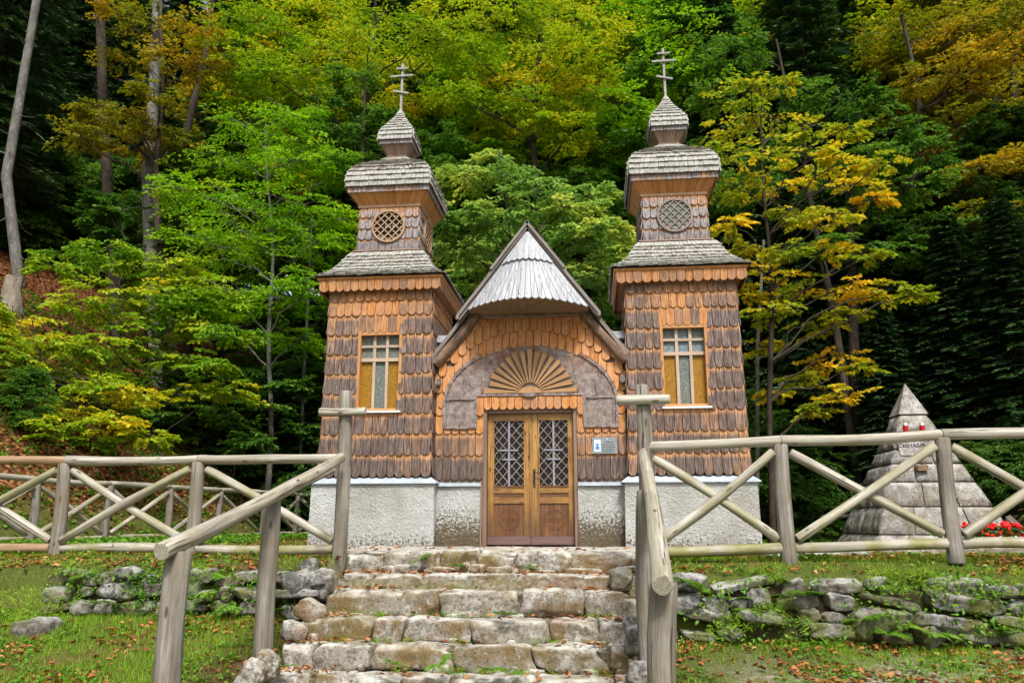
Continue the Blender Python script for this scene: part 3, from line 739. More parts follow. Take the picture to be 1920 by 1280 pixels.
for sx in (-1, 1):
    rough_strip([(NX+sx*t, 1.90+U(-.006, .006)) for t in np.linspace(.90, 1.42, 7)], .045, yp-.012, m)
    rough_strip([(NX+sx*.905, t) for t in np.linspace(1.9, 2.43, 7)], .045, yp-.012, m)
    rough_strip([(NX+sx*t, 2.37+U(-.006, .006)) for t in np.linspace(.93, 1.41, 7)], .022, yp-.010, m)
    rough_strip([(NX+sx*1.375+U(-.006, .006), t) for t in np.linspace(1.92, 2.35, 6)], .02, yp-.010, m)
    rough_strip([(NX+sx*(1.12+.02*math.sin(t*9)), t) for t in np.linspace(2.45, 2.75, 5)], .018, yp-.006, m)
rough_strip([(t, 2.435+U(-.004, .004)) for t in np.linspace(NX-.9, NX+.9, 20)], .042, yp-.014, m)
m.build('bark_edging', 'barkpanel', N)
m = MB(); seg = 18; q = [(NX-.0+.115*math.cos(2*PI*i/seg), 2.425+.035*math.sin(2*PI*i/seg)) for i in range(seg)]
strip(q[::-1], yp-.055, .05); m.build('bark_boss', 'barkpanel', N)
# sunburst
S = bpy.data.objects.new('sunburst', None); COL.objects.link(S); S.parent = N
nr = 17
sc0 = Vector((NX+.005, yp-.02, 2.465))
for i in range(nr):
    a = PI*(i+.5)/nr if False else math.radians(3+174*i/(nr-1))
    wd = math.radians(6.6); r0, r1 = .17, .74*U(.96, 1.03)
    if i in (0, nr-1): r1 = .80
    pts = []
    for (aa, rr) in ((a-wd/2, r0), (a-wd/2, r1*.97), (a-wd/3, r1), (a-wd/6, r1*.95), (a, r1*1.02), (a+wd/6, r1*.95), (a+wd/3, r1), (a+wd/2, r1*.97), (a+wd/2, r0)):
        pts.append((rr*math.cos(aa), rr*math.sin(aa)))
    m = MB(); n = len(pts); o = U(0, 9); ca, sa = math.cos(a), math.sin(a)
    vs = [sc0+Vector((x, -.024, z)) for x, z in pts]+[sc0+Vector((x, .01, z)) for x, z in pts]
    gs = [(x*sa-z*ca+o, 0, x*ca+z*sa+o) for x, z in pts]*2
    m.add(vs, [tuple(range(n))[::-1]]+[(i2, (i2+1) % n, (i2+1) % n+n, i2+n) for i2 in range(n)], gs, (rnd(), 0, 0))
    m.build('ray', 'ray', S)
m = MB(); seg = 16; pts = [(.19*math.cos(PI*i/seg), .115*math.sin(PI*i/seg)-.01) for i in range(seg+1)]
n = len(pts); m.add([sc0+Vector((x, -.034, z)) for x, z in pts]+[sc0+Vector((x, .01, z)) for x, z in pts], [tuple(range(n))[::-1]]+[(i, (i+1) % n, (i+1) % n+n, i+n) for i in range(n)])
m.build('hub', 'ray', S)
# door
D = bpy.data.objects.new('double_door', None); COL.objects.link(D); D.parent = N
yd = .12
m = MB()
m.box(DX0-.03, DX0+.045, -.03, yd+.06, -.02, DZ1); m.box(DX1-.045, DX1+.008, -.03, yd+.06, -.02, DZ1)
m.box(DX0+.045, DX1-.045, .02, yd+.06, DZ1-.05, DZ1, 'x'); m.build('door_frame', 'soffit_dark', D)
m = MB(); m.box(DX0-.05, DX0-.032, -.09, .2, -.02, 1.02); m.box(DX0+.045, DX1-.045, yd+.03, yd+.05, 0, DZ1-.05); m.build('reveal', 'soffit_dark', D)
xm = (DX0+DX1)/2
for s_, (a, b) in enumerate(((DX0+.05, xm-.004), (xm+.004, DX1-.05))):
    Lf = bpy.data.objects.new('door_leaf', None); COL.objects.link(Lf); Lf.parent = D
    st = .105; g0, g1 = .93, 2.02
    ia, ib = (a+st, b-st-.005) if s_ == 0 else (a+st+.035, b-st+.01)
    m = MB()
    m.box(a, ia, yd-.03, yd+.02, .14, DZ1-.055, col=(.2, .1, 0)); m.box(ib, b, yd-.03, yd+.02, .14, DZ1-.055, col=(.3, .1, 0))
    m.box(ia, ib, yd-.028, yd+.02, g1, DZ1-.055, 'x', col=(.1, .1, 0)); m.box(ia, ib, yd-.028, yd+.02, .83, g0, 'x', col=(.3, .3, 0))
    m.box(ia, ib, yd-.028, yd+.02, .665, .765, 'x', col=(.3, .3, 0))
    m.build('stile', 'door', Lf)
    m = MB(); m.box(ia, ib, yd-.006, yd+.02, .14, .665); m.box(ia, ib, yd-.012, yd+.02, .765, .83, 'x'); m.box(ia-.0, ib+.0, yd-.040, yd-.029, .925, .945, 'x')
    m.build('panel', 'door_dark', Lf)
    m = MB(); cx_, cz_ = (ia+ib)/2, .40
    seg = 28; pr = [(cx_+.165*math.cos(2*PI*i/seg), yd-.008, cz_+.165*math.sin(2*PI*i/seg)) for i in range(seg+1)]
    m.tube(pr, .006, 6, False); pr = [(cx_+.14*math.cos(2*PI*i/seg), yd-.008, cz_+.14*math.sin(2*PI*i/seg)) for i in range(seg+1)]
    m.tube(pr, .004, 6, False)
    for d in (-.02, .02):
        m.box(cx_+d-.003, cx_+d+.003, yd-.012, yd, cz_-.14, cz_+.14); m.box(cx_-.14, cx_+.14, yd-.0135, yd, cz_+d-.003, cz_+d+.003)
    m.build('carved_cross', 'door_dark', Lf)
    m = MB(); m.box(a, b, yd-.045, yd+.02, .01, .14, 'x'); m.build('kick_board', 'kick', Lf)
    # glazed opening: pane coloured near black for the unlit interior, wire mesh, lattice, painted cross
    m = MB(); m.box(ia, ib, yd+.015, yd+.025, g0, g1); m.build('pane', 'dark', Lf)
    m = MB(); x = ia
    while x < ib: m.box(x, x+.005, yd+.004, yd+.008, g0, g1); x += .024
    z = g0
    while z < g1: m.box(ia, ib, yd-.001, yd+.003, z, z+.005); z += .024
    m.build('wire_mesh', 'iron', Lf)
    m = MB(); wv, hv = ib-ia, g1-g0; st_ = .135
    for sg in (1, -1):
        k = -12
        while k < 14:
            # line z = sg*1.15*(x) + c clipped to the opening
            c0 = k*st_*1.25; P_ = []
            sl = 1.15*sg
            for t in np.linspace(0, 1, 60):
                xx = ia+wv*t; zz = g0+c0+sl*(xx-ia)
                if g0 <= zz <= g1: P_.append((xx, zz))
            if len(P_) > 3: m.beam((P_[0][0], yd-.012-.006*(sg > 0), P_[0][1]), (P_[-1][0], yd-.012-.006*(sg > 0), P_[-1][1]), .013, .008)
            k += 1
    m.build('lattice', 'lattice_grey', Lf)
    m = MB(); cxm = (ia+ib)/2
    m.box(cxm-.016, cxm+.016, yd-.030, yd-.024, g0, g1); m.box(cxm-.155, cxm+.155, yd-.038, yd-.031, 1.515, 1.54); m.box(cxm-.11, cxm+.11, yd-.038, yd-.031, 1.365, 1.39)
    m.build('cross_bar', 'ironcross', Lf)
m = MB(); m.box(xm-.02, xm+.016, yd-.055, yd-.03, .14, DZ1-.055); m.build('cover_strip', 'door', D)
m = MB(); hx = xm+.06
m.box(hx-.018, hx+.018, yd-.050, yd-.031, .93, 1.22); m.tube([(hx, yd-.045, 1.16), (hx, yd-.09, 1.16), (hx+.015, yd-.10, 1.155), (hx+.1, yd-.10, 1.15)], .009, 8)
m.tube([(hx, yd-.05, 1.04), (hx, yd-.062, 1.04)], .013, 10); m.build('handle', 'iron', D)

# roof slabs
m = MB()
def slab(mb, s_, x0, x1, y0, y1, th, lift=0, mi=0):
    P_ = []
    for x, y in ((x0, y0), (x1, y0), (x1, y1), (x0, y1)):
        P_.append((NX+s_*x, y, 5.24-1.31*x+lift))
    Q = [(a, b, c-th) for a, b, c in P_]
    vs = P_+Q; f = [(0, 1, 2, 3), (7, 6, 5, 4), (0, 4, 5, 1), (1, 5, 6, 2), (2, 6, 7, 3), (3, 7, 4, 0)]
    o = U(0, 9)
    mb.add(vs, f, [(y+o, z*.2+o, x*1.5+o) for x, y, z in vs], (rnd(), 0, 0), mi=mi)
for s_ in (-1, 1):
    y = -.16
    while y < 8.9: slab(m, s_, .93, 1.70, y, y+.13, .03); y += .136
    y = -.40
    while y < 8.9: slab(m, s_, .0, 1.17, y, y+.13, .03, .05); y += .136
m.build('roof', 'board', N)
m = MB()
for s_ in (-1, 1):
    # rake boards: upper pair by the hood, lower by the wall
    for (xa, xb, y, w_, l_) in ((-.03, 1.19, -.40, .05, .035), (-.02, .62, -.43, .045, .085), (.95, 1.73, -.17, .06, -.02)):
        a = (NX+s_*xa, y, 5.24-1.31*xa+l_); b = (NX+s_*xb, y, 5.24-1.31*xb+l_)
        m.beam(a, b, w_, .03)
    a = (NX+s_*.0, -.36, 5.21); b = (NX+s_*1.17, -.36, 5.24-1.31*1.17-.03); m.beam(a, b, .05, .03)
    m.beam((NX+s_*1.18, -.42, 5.24-1.31*1.18+.0), (NX+s_*1.18, -.1, 5.24-1.31*1.18), .05, .05, (0, 0, 1))
m.build('rake_board', 'rakewood', N)
m = MB()
for s_ in (-1, 1):
    m = MB(); m.log((NX+s_*.90, -.09, 3.84), (NX+s_*1.62, -.09, 2.97), .085, .10, wob=.35, seg=14); m.build('bark_rake', 'bark', N)
m = MB(); m.log((NX-.96, -.06, 3.79), (NX+.98, -.06, 3.79), .045, .045, wob=.3); m.build('soffit_edge', 'bark', N)
# hood of boards, bulging forward like part of a cone
def hood_pt(u, t):
    """u -1..1 across, t 0 apex .. 1 foot"""
    x = u*1.03; bulge = (1-abs(u)**2.0)
    y = -.40 - .58*bulge*t
    z = 5.24-1.31*abs(x)*t
    # straight generators from the apex to the foot curve
    zf = 3.835+.03*bulge
    return Vector((NX+x*t, y, 5.17+(zf-5.17)*t))
def hood(mb, t0, t1, nb, lift, um):
    for i in range(nb):
        ua, ub = -um+2*um*i/nb+.004, -um+2*um*(i+1)/nb-.004
        o = (U(0, 9), U(0, 9), U(0, 9)); vs = []; gs = []; 
        rows_ = 5
        ends = []
        for j in range(rows_+1):
            t = t0+(t1-t0)*j/rows_
            for u in (ua, ub):
                p = hood_pt(u, t)+Vector((0, -lift, lift*.6)); vs.append(p); gs.append(((u)*t+o[0], o[1], t*1.2+o[2]))
        # rounded tip
        n0 = len(vs)
        um_ = (ua+ub)/2
        for q in range(1, 5):
            u = ub+(ua-ub)*q/5; t = t1+.022*math.sin(PI*q/5)
            p = hood_pt(u, t)+Vector((0, -lift, lift*.6)); vs.append(p); gs.append((u*t+o[0], o[1], t*1.2+o[2]))
        fs = [(2*j, 2*j+2, 2*j+3, 2*j+1) for j in range(rows_)]
        fs.append((2*rows_+1, 2*rows_)+tuple(range(n0+3, n0-1, -1)))
        nv = len(vs); th = Vector((0, .02, -.012))
        vs += [v+th for v in vs]; gs += gs
        fs2 = [tuple(reversed([k+nv for k in f])) for f in fs]
        rim = [2*j for j in range(rows_+1)]+list(range(n0+3, n0-1, -1))+[2*j+1 for j in range(rows_, -1, -1)]
        fs2 += [(rim[k], rim[k]+nv, rim[(k+1) % len(rim)]+nv, rim[(k+1) % len(rim)]) for k in range(len(rim))]
        mb.add(vs, [f[::-1] for f in fs]+fs2, gs, (rnd(), 0, 0))
m = MB(); hood(m, .30, 1.0, 18, .0, .97); hood(m, .03, .44, 9, .035, .95); m.build('hood', 'board', N)
m = MB(); pts = [hood_pt(u, .985)+Vector((0, .02, -.02)) for u in np.linspace(-.99, .99, 25)]
vs = []; nk = 6
for p in pts:
    for k in range(nk+1): vs.append((p.x, p.y+(0.02-p.y)*k/nk, p.z-.05*k/nk + .02*noise.noise(Vector((p.x*4, k*.8, 0)))))
m.add(vs, [(i*(nk+1)+k, (i+1)*(nk+1)+k, (i+1)*(nk+1)+k+1, i*(nk+1)+k+1) for i in range(len(pts)-1) for k in range(nk)], smooth=True)
m.build('hood_soffit', 'barksoffit', N)
# valley flashing between nave and towers
for s_ in (-1, 1):
    m = MB(); m.box(NX+s_*1.50-.13, NX+s_*1.50+.13, .12, .9, 3.40, 3.52, 'x'); m.build('valley_flashing', 'board', N)
for s_ in (-1, 1):
    m = MB(); x = NX+s_*1.535; m.log((x, .0, 2.66), (x, -.16, 2.645), .048, .045); m.log((x, -.09, 2.72), (x, -.09, 2.58), .04, .04)
    m.build('wooden_bracket', 'post', N)
# plaque
P_ = thing('plaque', 'small grey metal plaque with a white and blue emblem beside the door', 'plaque')
px0, px1, pz0, pz1 = 1.045, 1.445, 1.45, 1.71; yq = -.062
m = MB(); m.box(px0, px1, yq, yq+.012, pz0, pz1); m.build('plate', 'plaque', P_)
m = MB(); ex0, ex1 = px0+.035, px0+.135; m.box(ex0, ex1, yq-.003, yq, pz0+.035, pz1-.04)
m.build('emblem_field', 'white', P_)
m = MB(); cx_ = (ex0+ex1)/2
m.add([(cx_-.04, yq-.006, pz1-.10), (cx_+.04, yq-.006, pz1-.10), (cx_, yq-.006, pz1-.145)], [(0, 2, 1)])
m.add([(cx_-.042, yq-.006, pz0+.09), (cx_, yq-.006, pz0+.048), (cx_+.042, yq-.006, pz0+.09), (cx_, yq-.006, pz0+.132)], [(0, 1, 2, 3)]); m.build('emblem', 'blue', P_)
m = MB()
random.seed(3)
for z, a, b in ((1.632, .19, .34), (1.592, .155, .355), (1.552, .17, .355), (1.515, .16, .35), (1.482, .17, .33)):
    x = px0+a
    while x < px0+b:
        w_ = U(.012, .035); m.box(x, min(x+w_, px0+b+.01), yq-.003, yq-.0005, z-.007, z+.005); x += w_+.008
m.build('inscription', 'ink', P_)
m = MB(); m.tube([(px0+.245, yq-.001, 1.683), (px0+.245, yq-.006, 1.683)], .009, 10)
for x in (px0+.012, px1-.012): m.tube([(x, yq-.001, pz0+.012), (x, yq-.006, pz0+.012)], .006, 8)
m.build('screw', 'white', P_)
move_base(P_, (1.245, -.05, 1.45))

# ------------------------------------------------------------------ stones
def cube_grid(n=5):
    idx = {}; vs = []; fs = []
    def vid(p):
        k = tuple(round(c*1000) for c in p)
        if k not in idx: idx[k] = len(vs); vs.append(p)
        return idx[k]
    for ax in range(3):
        for sg in (-1, 1):
            for i in range(n):
                for j in range(n):
                    q = []
                    for a, b in ((i, j), (i+1, j), (i+1, j+1), (i, j+1)):
                        p = [0, 0, 0]; p[ax] = sg; p[(ax+1) % 3] = -1+2*a/n; p[(ax+2) % 3] = -1+2*b/n; q.append(vid(tuple(p)))
                    fs.append(tuple(q) if sg > 0 else tuple(q[::-1]))
    return vs, fs
CG5 = cube_grid(5); CG8 = cube_grid(12)
def stone(mb, c, sz, k=5, amp=.12, rot=None, col=None, hi=False, freq=1.6):
    vs0, fs = CG8 if hi else CG5
    o = Vector((U(0, 50), U(0, 50), U(0, 50))); out = []
    R_ = Matrix.Rotation(rot[2], 3, 'Z') @ Matrix.Rotation(rot[1], 3, 'Y') @ Matrix.Rotation(rot[0], 3, 'X') if rot else Matrix.Identity(3)
    sk = (U(-.14, .14), U(-.14, .14)); kd = k/(k-1); cuts = []
    for _ in range(11):
        nn_ = Vector((U(-1, 1), U(-1, 1), U(-1, 1))).normalized(); cuts.append((nn_, U(.74, .97)*sum(abs(a)**kd for a in nn_)**(1/kd)))
    for p in vs0:
        nrm = sum(abs(a)**k for a in p)**(1/k); q = Vector(p)/nrm
        for nn_, dd_ in cuts:
            e_ = q.dot(nn_)-dd_
            if e_ > 0: q = q-nn_*e_
        q.x += q.z*sk[0]; q.z += q.x*sk[1]*.6
        s3 = Vector((q.x*sz[0], q.y*sz[1], q.z*sz[2]))
        w_ = s3*(freq/ .2)*.35
        d = noise.noise(w_+o)*amp + noise.noise(w_*2.7+o)*amp*.5 + (noise.noise(w_*6+o)*amp*.4 + noise.noise(w_*13+o)*amp*.3 if hi else 0)
        m_ = min(sz)*2
        s3 += q.normalized()*d*m_*1.6
        out.append(R_ @ s3+Vector(c))
    mb.add(out, fs, col=col or (rnd(), rnd(), 0), smooth=True)
random.seed(21)
ST = thing('stone_stairway', 'rough limestone steps climbing to the chapel between two log handrails', 'stairs')
# (riser top y px, depth, x0, x1)
steps = [(-.205, -4.42, -1.70, 1.50, .15), (-.335, -4.78, -1.72, 1.42, .25), (-.575, -5.12, -1.88, 1.40, .21), (-.775, -5.45, -1.88, 1.40, .22), (-.985, -5.82, -1.96, 1.48, .22), (-1.17, -6.3, -2.0, 1.6, .2)]
for si, (zt, yf_, x0, x1, hh) in enumerate(steps):
    m = MB(); x = x0
    yb = steps[si-1][1]+.1 if si else -3.5
    while x < x1-.05:
        w_ = min(U(.28, .85), x1-x)
        if x1-x-w_ < .15: w_ = x1-x
        if si in (2,) and rnd() < .3 and w_ < .6:
            stone(m, (x+w_/2, yf_+.14, zt-hh*.27), (w_/2-.004, .15, hh*.27), 7, .05, hi=True)
            stone(m, (x+w_/2, yf_+.14, zt-hh*.77), (w_/2-.004, .15, hh*.25), 7, .05, hi=True)
        else:
            dz = U(-.012, .012)
            stone(m, (x+w_/2, yf_+.15, zt-hh/2+dz), (w_/2-.001, .17, hh/2+.012), 14, .075, (U(-.03, .03), U(-.02, .02), U(-.03, .03)), hi=True, freq=1.3)
        x += w_
    x = x0+.1
    while x < x1-.1:   # flat tread slabs behind the nosing
        w_ = U(.3, .6); stone(m, (min(x+w_/2, x1-.1), (yf_+.3+yb)/2, zt-.045), (w_/2, max(.1, (yb-yf_-.25)/2), .04), 7, .07); x += w_*.95
    m.box(x0+.04, x1-.04, yf_+.07, yb+.02, zt-hh-.1, zt-.035, mi=1, col=(.5, .2, 0))
    for q in range(12): stone(m, (U(x0, x1), yf_-.0, zt-hh-.0+U(0, .03)), (U(.03, .09), .05, U(.02, .05)), 4, .15)
    tag(m.build('step', ['step', 'mortar'], ST))
move_base(ST, (-.3, -5.9, -1.1))
# podium in front of the chapel
m = MB(); random.seed(5)
x = -2.62
while x < 4.0:
    w_ = U(.28, .75); hh = .23 if -1.9 < x+w_/2 < 1.6 else .15
    top = .015+U(-.015, .02)
    if x < -1.95: top -= .05
    stone(m, (x+w_/2, -3.42+U(-.03, .03), top-hh/2-.01), (w_/2+.006, .2, hh/2+.025), 6, .10, (U(-.05, .05), U(-.05, .05), 0), hi=True)
    x += w_
for q in range(26): stone(m, (U(-1.8, 1.6), -3.60+U(-.03, .03), U(-.23, -.17)), (U(.06, .16), .07, U(.03, .06)), 5, .15)
m.box(-2.6, 4.0, -3.4, -.25, -.25, -.025, mi=1, col=(.9, .1, 0))
x = -2.5
while x < 3.9:
    y = -3.1
    while y < -.5:
        stone(m, (x+.3, y+.25, -.03), (.33, .28, .03), 8, .05); y += .52
    x += .62
o = m.build('stone_terrace', ['step', 'mortar']); tag(o, 'low terrace of rough pale stones in front of the chapel door', 'terrace')
# kerb in front of the monument
m = MB(); x = 3.9
while x < 11:
    w_ = U(.4, .95); stone(m, (x+w_/2, -2.55+.05*math.sin(x), -.04), (w_/2, .17, .11), 6, .10, hi=True); x += w_
o = m.build('stone_kerb', 'step'); tag(o, 'low kerb of long stones in front of the pyramid monument', 'kerb')
# dry stone retaining walls
def dry_wall(x0, x1, wy, zt, zb, name, label, dens):
    m = MB()
    n = int((x1-x0)/.35)
    courses = 3 if zt-zb < .55 else 4
    for ci in range(courses):
        x = x0+U(0, .2); hz = (zt-zb)/courses
        while x < x1:
            w_ = U(.12, .36) if rnd() < .65 else U(.36, .66)
            if rnd() < dens:
                h_ = hz*U(.6, 1.3)/2
                zc = zb+hz*(ci+.5)+U(-.04, .03)+.04*noise.noise(Vector((x*.9, ci, 3)))
                col = (rnd()**1.5, U(.2, 1) if ci < courses-1 else U(0, .5), 0)
                stone(m, (x+w_/2, wy-.10+U(-.05, .05)+.03*(ci), zc), (w_/2, U(.13, .19), h_*1.05), U(3, 9), .13, (U(-.2, .2), U(-.25, .25), U(-.2, .2)), col, hi=True, freq=1.2)
            x += w_*1.0+U(0, .05)
    vs = []; n = 120
    for i in range(n+1):
        xx = x0+(x1-x0)*i/n
        for j, (yy, zz) in enumerate(((wy-.12, zb-.12), (wy-.07, zb+.12), (wy-.05, (zb+zt)/2), (wy-.03, zt-.1), (wy+.06, zt-.03), (wy+.4, zt-.05))):
            vs.append((xx, yy+.05*noise.noise(Vector((xx*3, j, 0))), zz+.04*noise.noise(Vector((xx*4, j*3, 2)))))
    m.add(vs, [(i*6+j, (i+1)*6+j, (i+1)*6+j+1, i*6+j+1) for i in range(n) for j in range(5)], mi=1, col=(.6, 1, 0), smooth=True)
    o = m.build(name, ['wall', 'bank']); return tag(o, label, 'stone wall')
random.seed(8)
dry_wall(-4.95, -2.05, WL, -.15, -.60, 'retaining_wall', 'tumbled mossy grey stone wall left of the stairs, under the left fence', .97)
dry_wall(1.62, 8.2, WR, -.16, -.72, 'retaining_wall', 'mossy dry stone wall right of the stairs with ferns along its foot', .98)
# loose boulders edging the stairs
BG = 'stones edging the stairs'
def boulder(px, py, Y, sz, k, label, col=(.2, .1, 0), mt='wall', g=None, rot=None):
    p = at(px, py, Y); sz = tuple(q*.9 for q in sz); m = MB(); stone(m, (0, 0, 0), sz, k+1.5, .17, rot, col, hi=True, freq=1.1)
    o = m.build('boulder', mt); o.location = p; tag(o, label, 'boulder', g)
boulder(560, 1092, -4.7, (.17, .15, .13), 2.6, 'rounded blue grey boulder on the wall just left of the top steps')
boulder(607, 1092, -4.62, (.13, .13, .16), 4, 'upright blocky grey stone at the left end of the top step')
boulder(578, 1062, -4.45, (.09, .08, .08), 2.8, 'small dark stone on top of the left wall beside the newel post')
boulder(585, 1147, -5.0, (.15, .10, .09), 4, 'pale stone edging the left side of the third step', (.1, 0, 0), 'step', BG, (0, .6, .3))
boulder(553, 1187, -5.3, (.12, .10, .08), 4, 'pale grey stone edging the left side of the fourth step', (.1, 0, 0), 'step', BG, (0, .3, .5))
boulder(505, 1248, -6.0, (.13, .12, .12), 4, 'pale upright stone at the left foot of the visible stairs', (.1, 0, 0), 'step', BG, (.2, .3, .2))
boulder(470, 1268, -6.2, (.12, .13, .15), 3.5, 'leaning grey stone lowest on the left edge of the stairs', (.1, 0, 0), 'step', BG, (0, .5, .2))
boulder(1168, 1090, -4.62, (.13, .12, .12), 3, 'white blotched stone at the right end of the top step', (.0, .1, 0), 'wall', BG)
boulder(1183, 1150, -5.1, (.10, .14, .15), 3.2, 'grey stone edging the right side of the third step', (.2, .1, 0), 'wall', BG)
boulder(1187, 1200, -5.45, (.08, .12, .14), 3.2, 'pale narrow stone edging the right side of the fourth step', (.2, .1, 0), 'wall', BG)
boulder(1200, 1262, -5.95, (.13, .15, .14), 3.2, 'lumpy grey stone at the right foot of the visible stairs', (.2, .1, 0), 'wall', BG)
boulder(68, 1178, -5.2, (.22, .18, .09), 5, 'low half buried brown stone in the grass at the far left', (.9, .9, 0))

# ------------------------------------------------------------------ log fences
def part(m, name, mt, parent): o = m.build(name, mt, parent); return o
def fence(label, posts, ztop, zbot, group=None, rp=.078, rr=.058, rb=.05, cut=None, brown=()):
    """posts: list of (x, y, zground); rails run over the posts, crossed braces between"""
    T = thing('log_fence', label, 'fence', group)
    for i, (x, y, zg) in enumerate(posts):
        if cut and i in cut: continue
        m = MB(); m.log((x, y, zg-.15), (x+U(-.01, .01), y, zg+ztop-rr*.6), rp*1.05, rp*.93, col=(rnd()*.6, .3, 0), wob=.10); part(m, 'post', 'post', T)
    for i in range(len(posts)-1):
        a = Vector(posts[i]); b = Vector(posts[i+1]); d = (b-a); d.z = 0; d.normalize(); n = Vector((d.y, -d.x, 0))
        if n.y > 0: n = -n
        mt = 'railbrown' if i in brown else 'rail'
        up = Vector((0, 0, 1))
        m = MB(); m.log(a+up*ztop-d*.0, b+up*ztop-d*.004, rr, rr*.93, col=(rnd()*.5, .05, 0)); part(m, 'top_rail', mt, T)
        m = MB(); m.log(a+up*zbot+d*(rp-.012), b+up*zbot-d*(rp-.012), rr*.93, rr*.9, col=(rnd()*.5, .9, 0)); part(m, 'bottom_rail', mt, T)
        e = rp+.012; zt = ztop-rr-.06; zb = zbot+rr+.03
        m = MB(); m.log(a+d*e+up*zt-n*.028, b-d*e+up*zb-n*.028, rb, rb*.95, col=(rnd()*.6, .5, 0)); part(m, 'brace', 'rail', T)
        m = MB(); m.log(a+d*e+up*zb+n*.030, b-d*e+up*zt+n*.030, rb, rb*.95, col=(rnd()*.6, .5, 0)); part(m, 'brace', 'rail', T)
    move_base(T, posts[0]); return T
def gx(px, D): return at(px, 980, -13.2+D).x
random.seed(31)
yl = -3.9; D_ = 9.3
LP = [(gx(-395, D_), yl, 0), (gx(-143, D_), yl, .0), (gx(109, D_), yl, .0), (gx(363, D_), yl, 0), (gx(637, D_), yl, 0)]
FL = fence('weathered log fence with crossed braces left of the stairs, ending in a tall newel', LP, 1.10, .055, brown=(0, 1), cut=(4,))
def newel(x, y, base, top, zc, parent):
    m = MB(); m.log((x, y, base-.2), (x+.0, y, top), .088, .078, col=(.2, .2, 0)); o = part(m, 'newel_post', 'post', parent); o.location = -parent.location
    m = MB(); m.log((x-.28, y-.09, zc), (x+.28, y-.09, zc+.005), .053, .05, col=(.1, 0, 0)); o = part(m, 'cross_piece', 'rail', parent); o.location = -parent.location
xl = gx(637, D_)
newel(xl, yl, 0, 1.90, 1.64, FL)
yr = -4.6; Dr = 8.6
zr = [at(1225, 837, yr).z-1.12, at(1475, 826, yr).z-1.12, at(1785, 814, yr).z-1.12, at(2085, 814, yr).z-1.12, at(2390, 814, yr).z-1.12]
RP = [(gx(1213, Dr), yr, zr[0]-.0), (gx(1475, Dr), yr, zr[1]), (gx(1785, Dr), yr, zr[2]), (gx(2095, Dr), yr, zr[3]), (gx(2405, Dr), yr, zr[4])]
FR = fence('weathered log fence with crossed braces right of the stairs, before the pyramid', RP, 1.12, .04, cut=(0,))
newel(gx(1213, Dr), yr, 0, at(1200, 722, yr).z, at(1200, 750, yr-.09).z, FR)
# stair handrails
def handrail(label, a, b, posts, r0, r1):
    T = thing('stair_handrail', label, 'handrail')
    m = MB(); m.log(a, b, r0, r1, col=(.1, .1, 0), seg=18); part(m, 'rail', 'rail', T)
    for (x, y, z0, z1, r) in posts:
        m = MB(); m.log((x, y, z0), (x, y, z1), r*1.05, r*.97, col=(rnd()*.5, .3, 0), seg=18, wob=.16); part(m, 'post', 'post', T)
    move_base(T, (posts[0][0], posts[0][1], posts[0][2])); return T
Y = lambda d: -13.2+d
a = at(640, 858, Y(9.12)); b = at(302, 1034, Y(5.65))
def on(a, b, y): t = (y-a.y)/(b.y-a.y); return a.lerp(b, t)
p1 = on(a, b, Y(7.5)); p2 = on(a, b, Y(5.85))
handrail('thick log handrail on two posts sloping down left of the stairs', a, b, [(p1.x-.05, p1.y, -.95, p1.z-.05, .085), (p2.x+.03, p2.y, -1.3, p2.z-.055, .092)], .058, .066)
a = at(1206, 850, Y(8.45)); b = at(1242, 1098, Y(5.1))
p1 = on(a, b, Y(7.3)); p2 = on(a, b, Y(5.3))
handrail('thick log handrail on two posts sloping down right of the stairs', a, b, [(p1.x-.02, p1.y, -1.0, p1.z-.05, .085), (p2.x+.02, p2.y, -1.3, p2.z-.06, .09)], .058, .066)
xa_, xb_ = gx(60, 13.4), gx(560, 21.4)
BP = [(xa_+(d-13.4)*(xb_-xa_)/8, Y(d), 0.02) for d in (10.2, 11.8, 13.4, 15, 16.6, 18.2, 19.8, 21.4)]
BP[-1] = (BP[-1][0], BP[-1][1], .02)
fence('log fence running away behind the left fence at the foot of the wooded bank', BP, 1.08, .05, rp=.075, rr=.055, rb=.048)
BP = [(gx(540, 20.6), Y(21.2), .02), (gx(620, 20.6), Y(21.3), .02), (gx(800, 20.6), Y(21.4), .0)]
fence('short log fence behind the left side of the chapel', BP, 1.08, .05, rp=.075, rr=.055, rb=.048)
BP = [(gx(px_, 21), Y(21-.012*(px_-1420)/3), -.55+.0003*(px_-1420)) for px_ in (1300, 1455, 1610, 1765, 1920, 2075)]
fence('low far log fence behind the pyramid monument', BP, 1.02, .08, rp=.07, rr=.05, rb=.045)

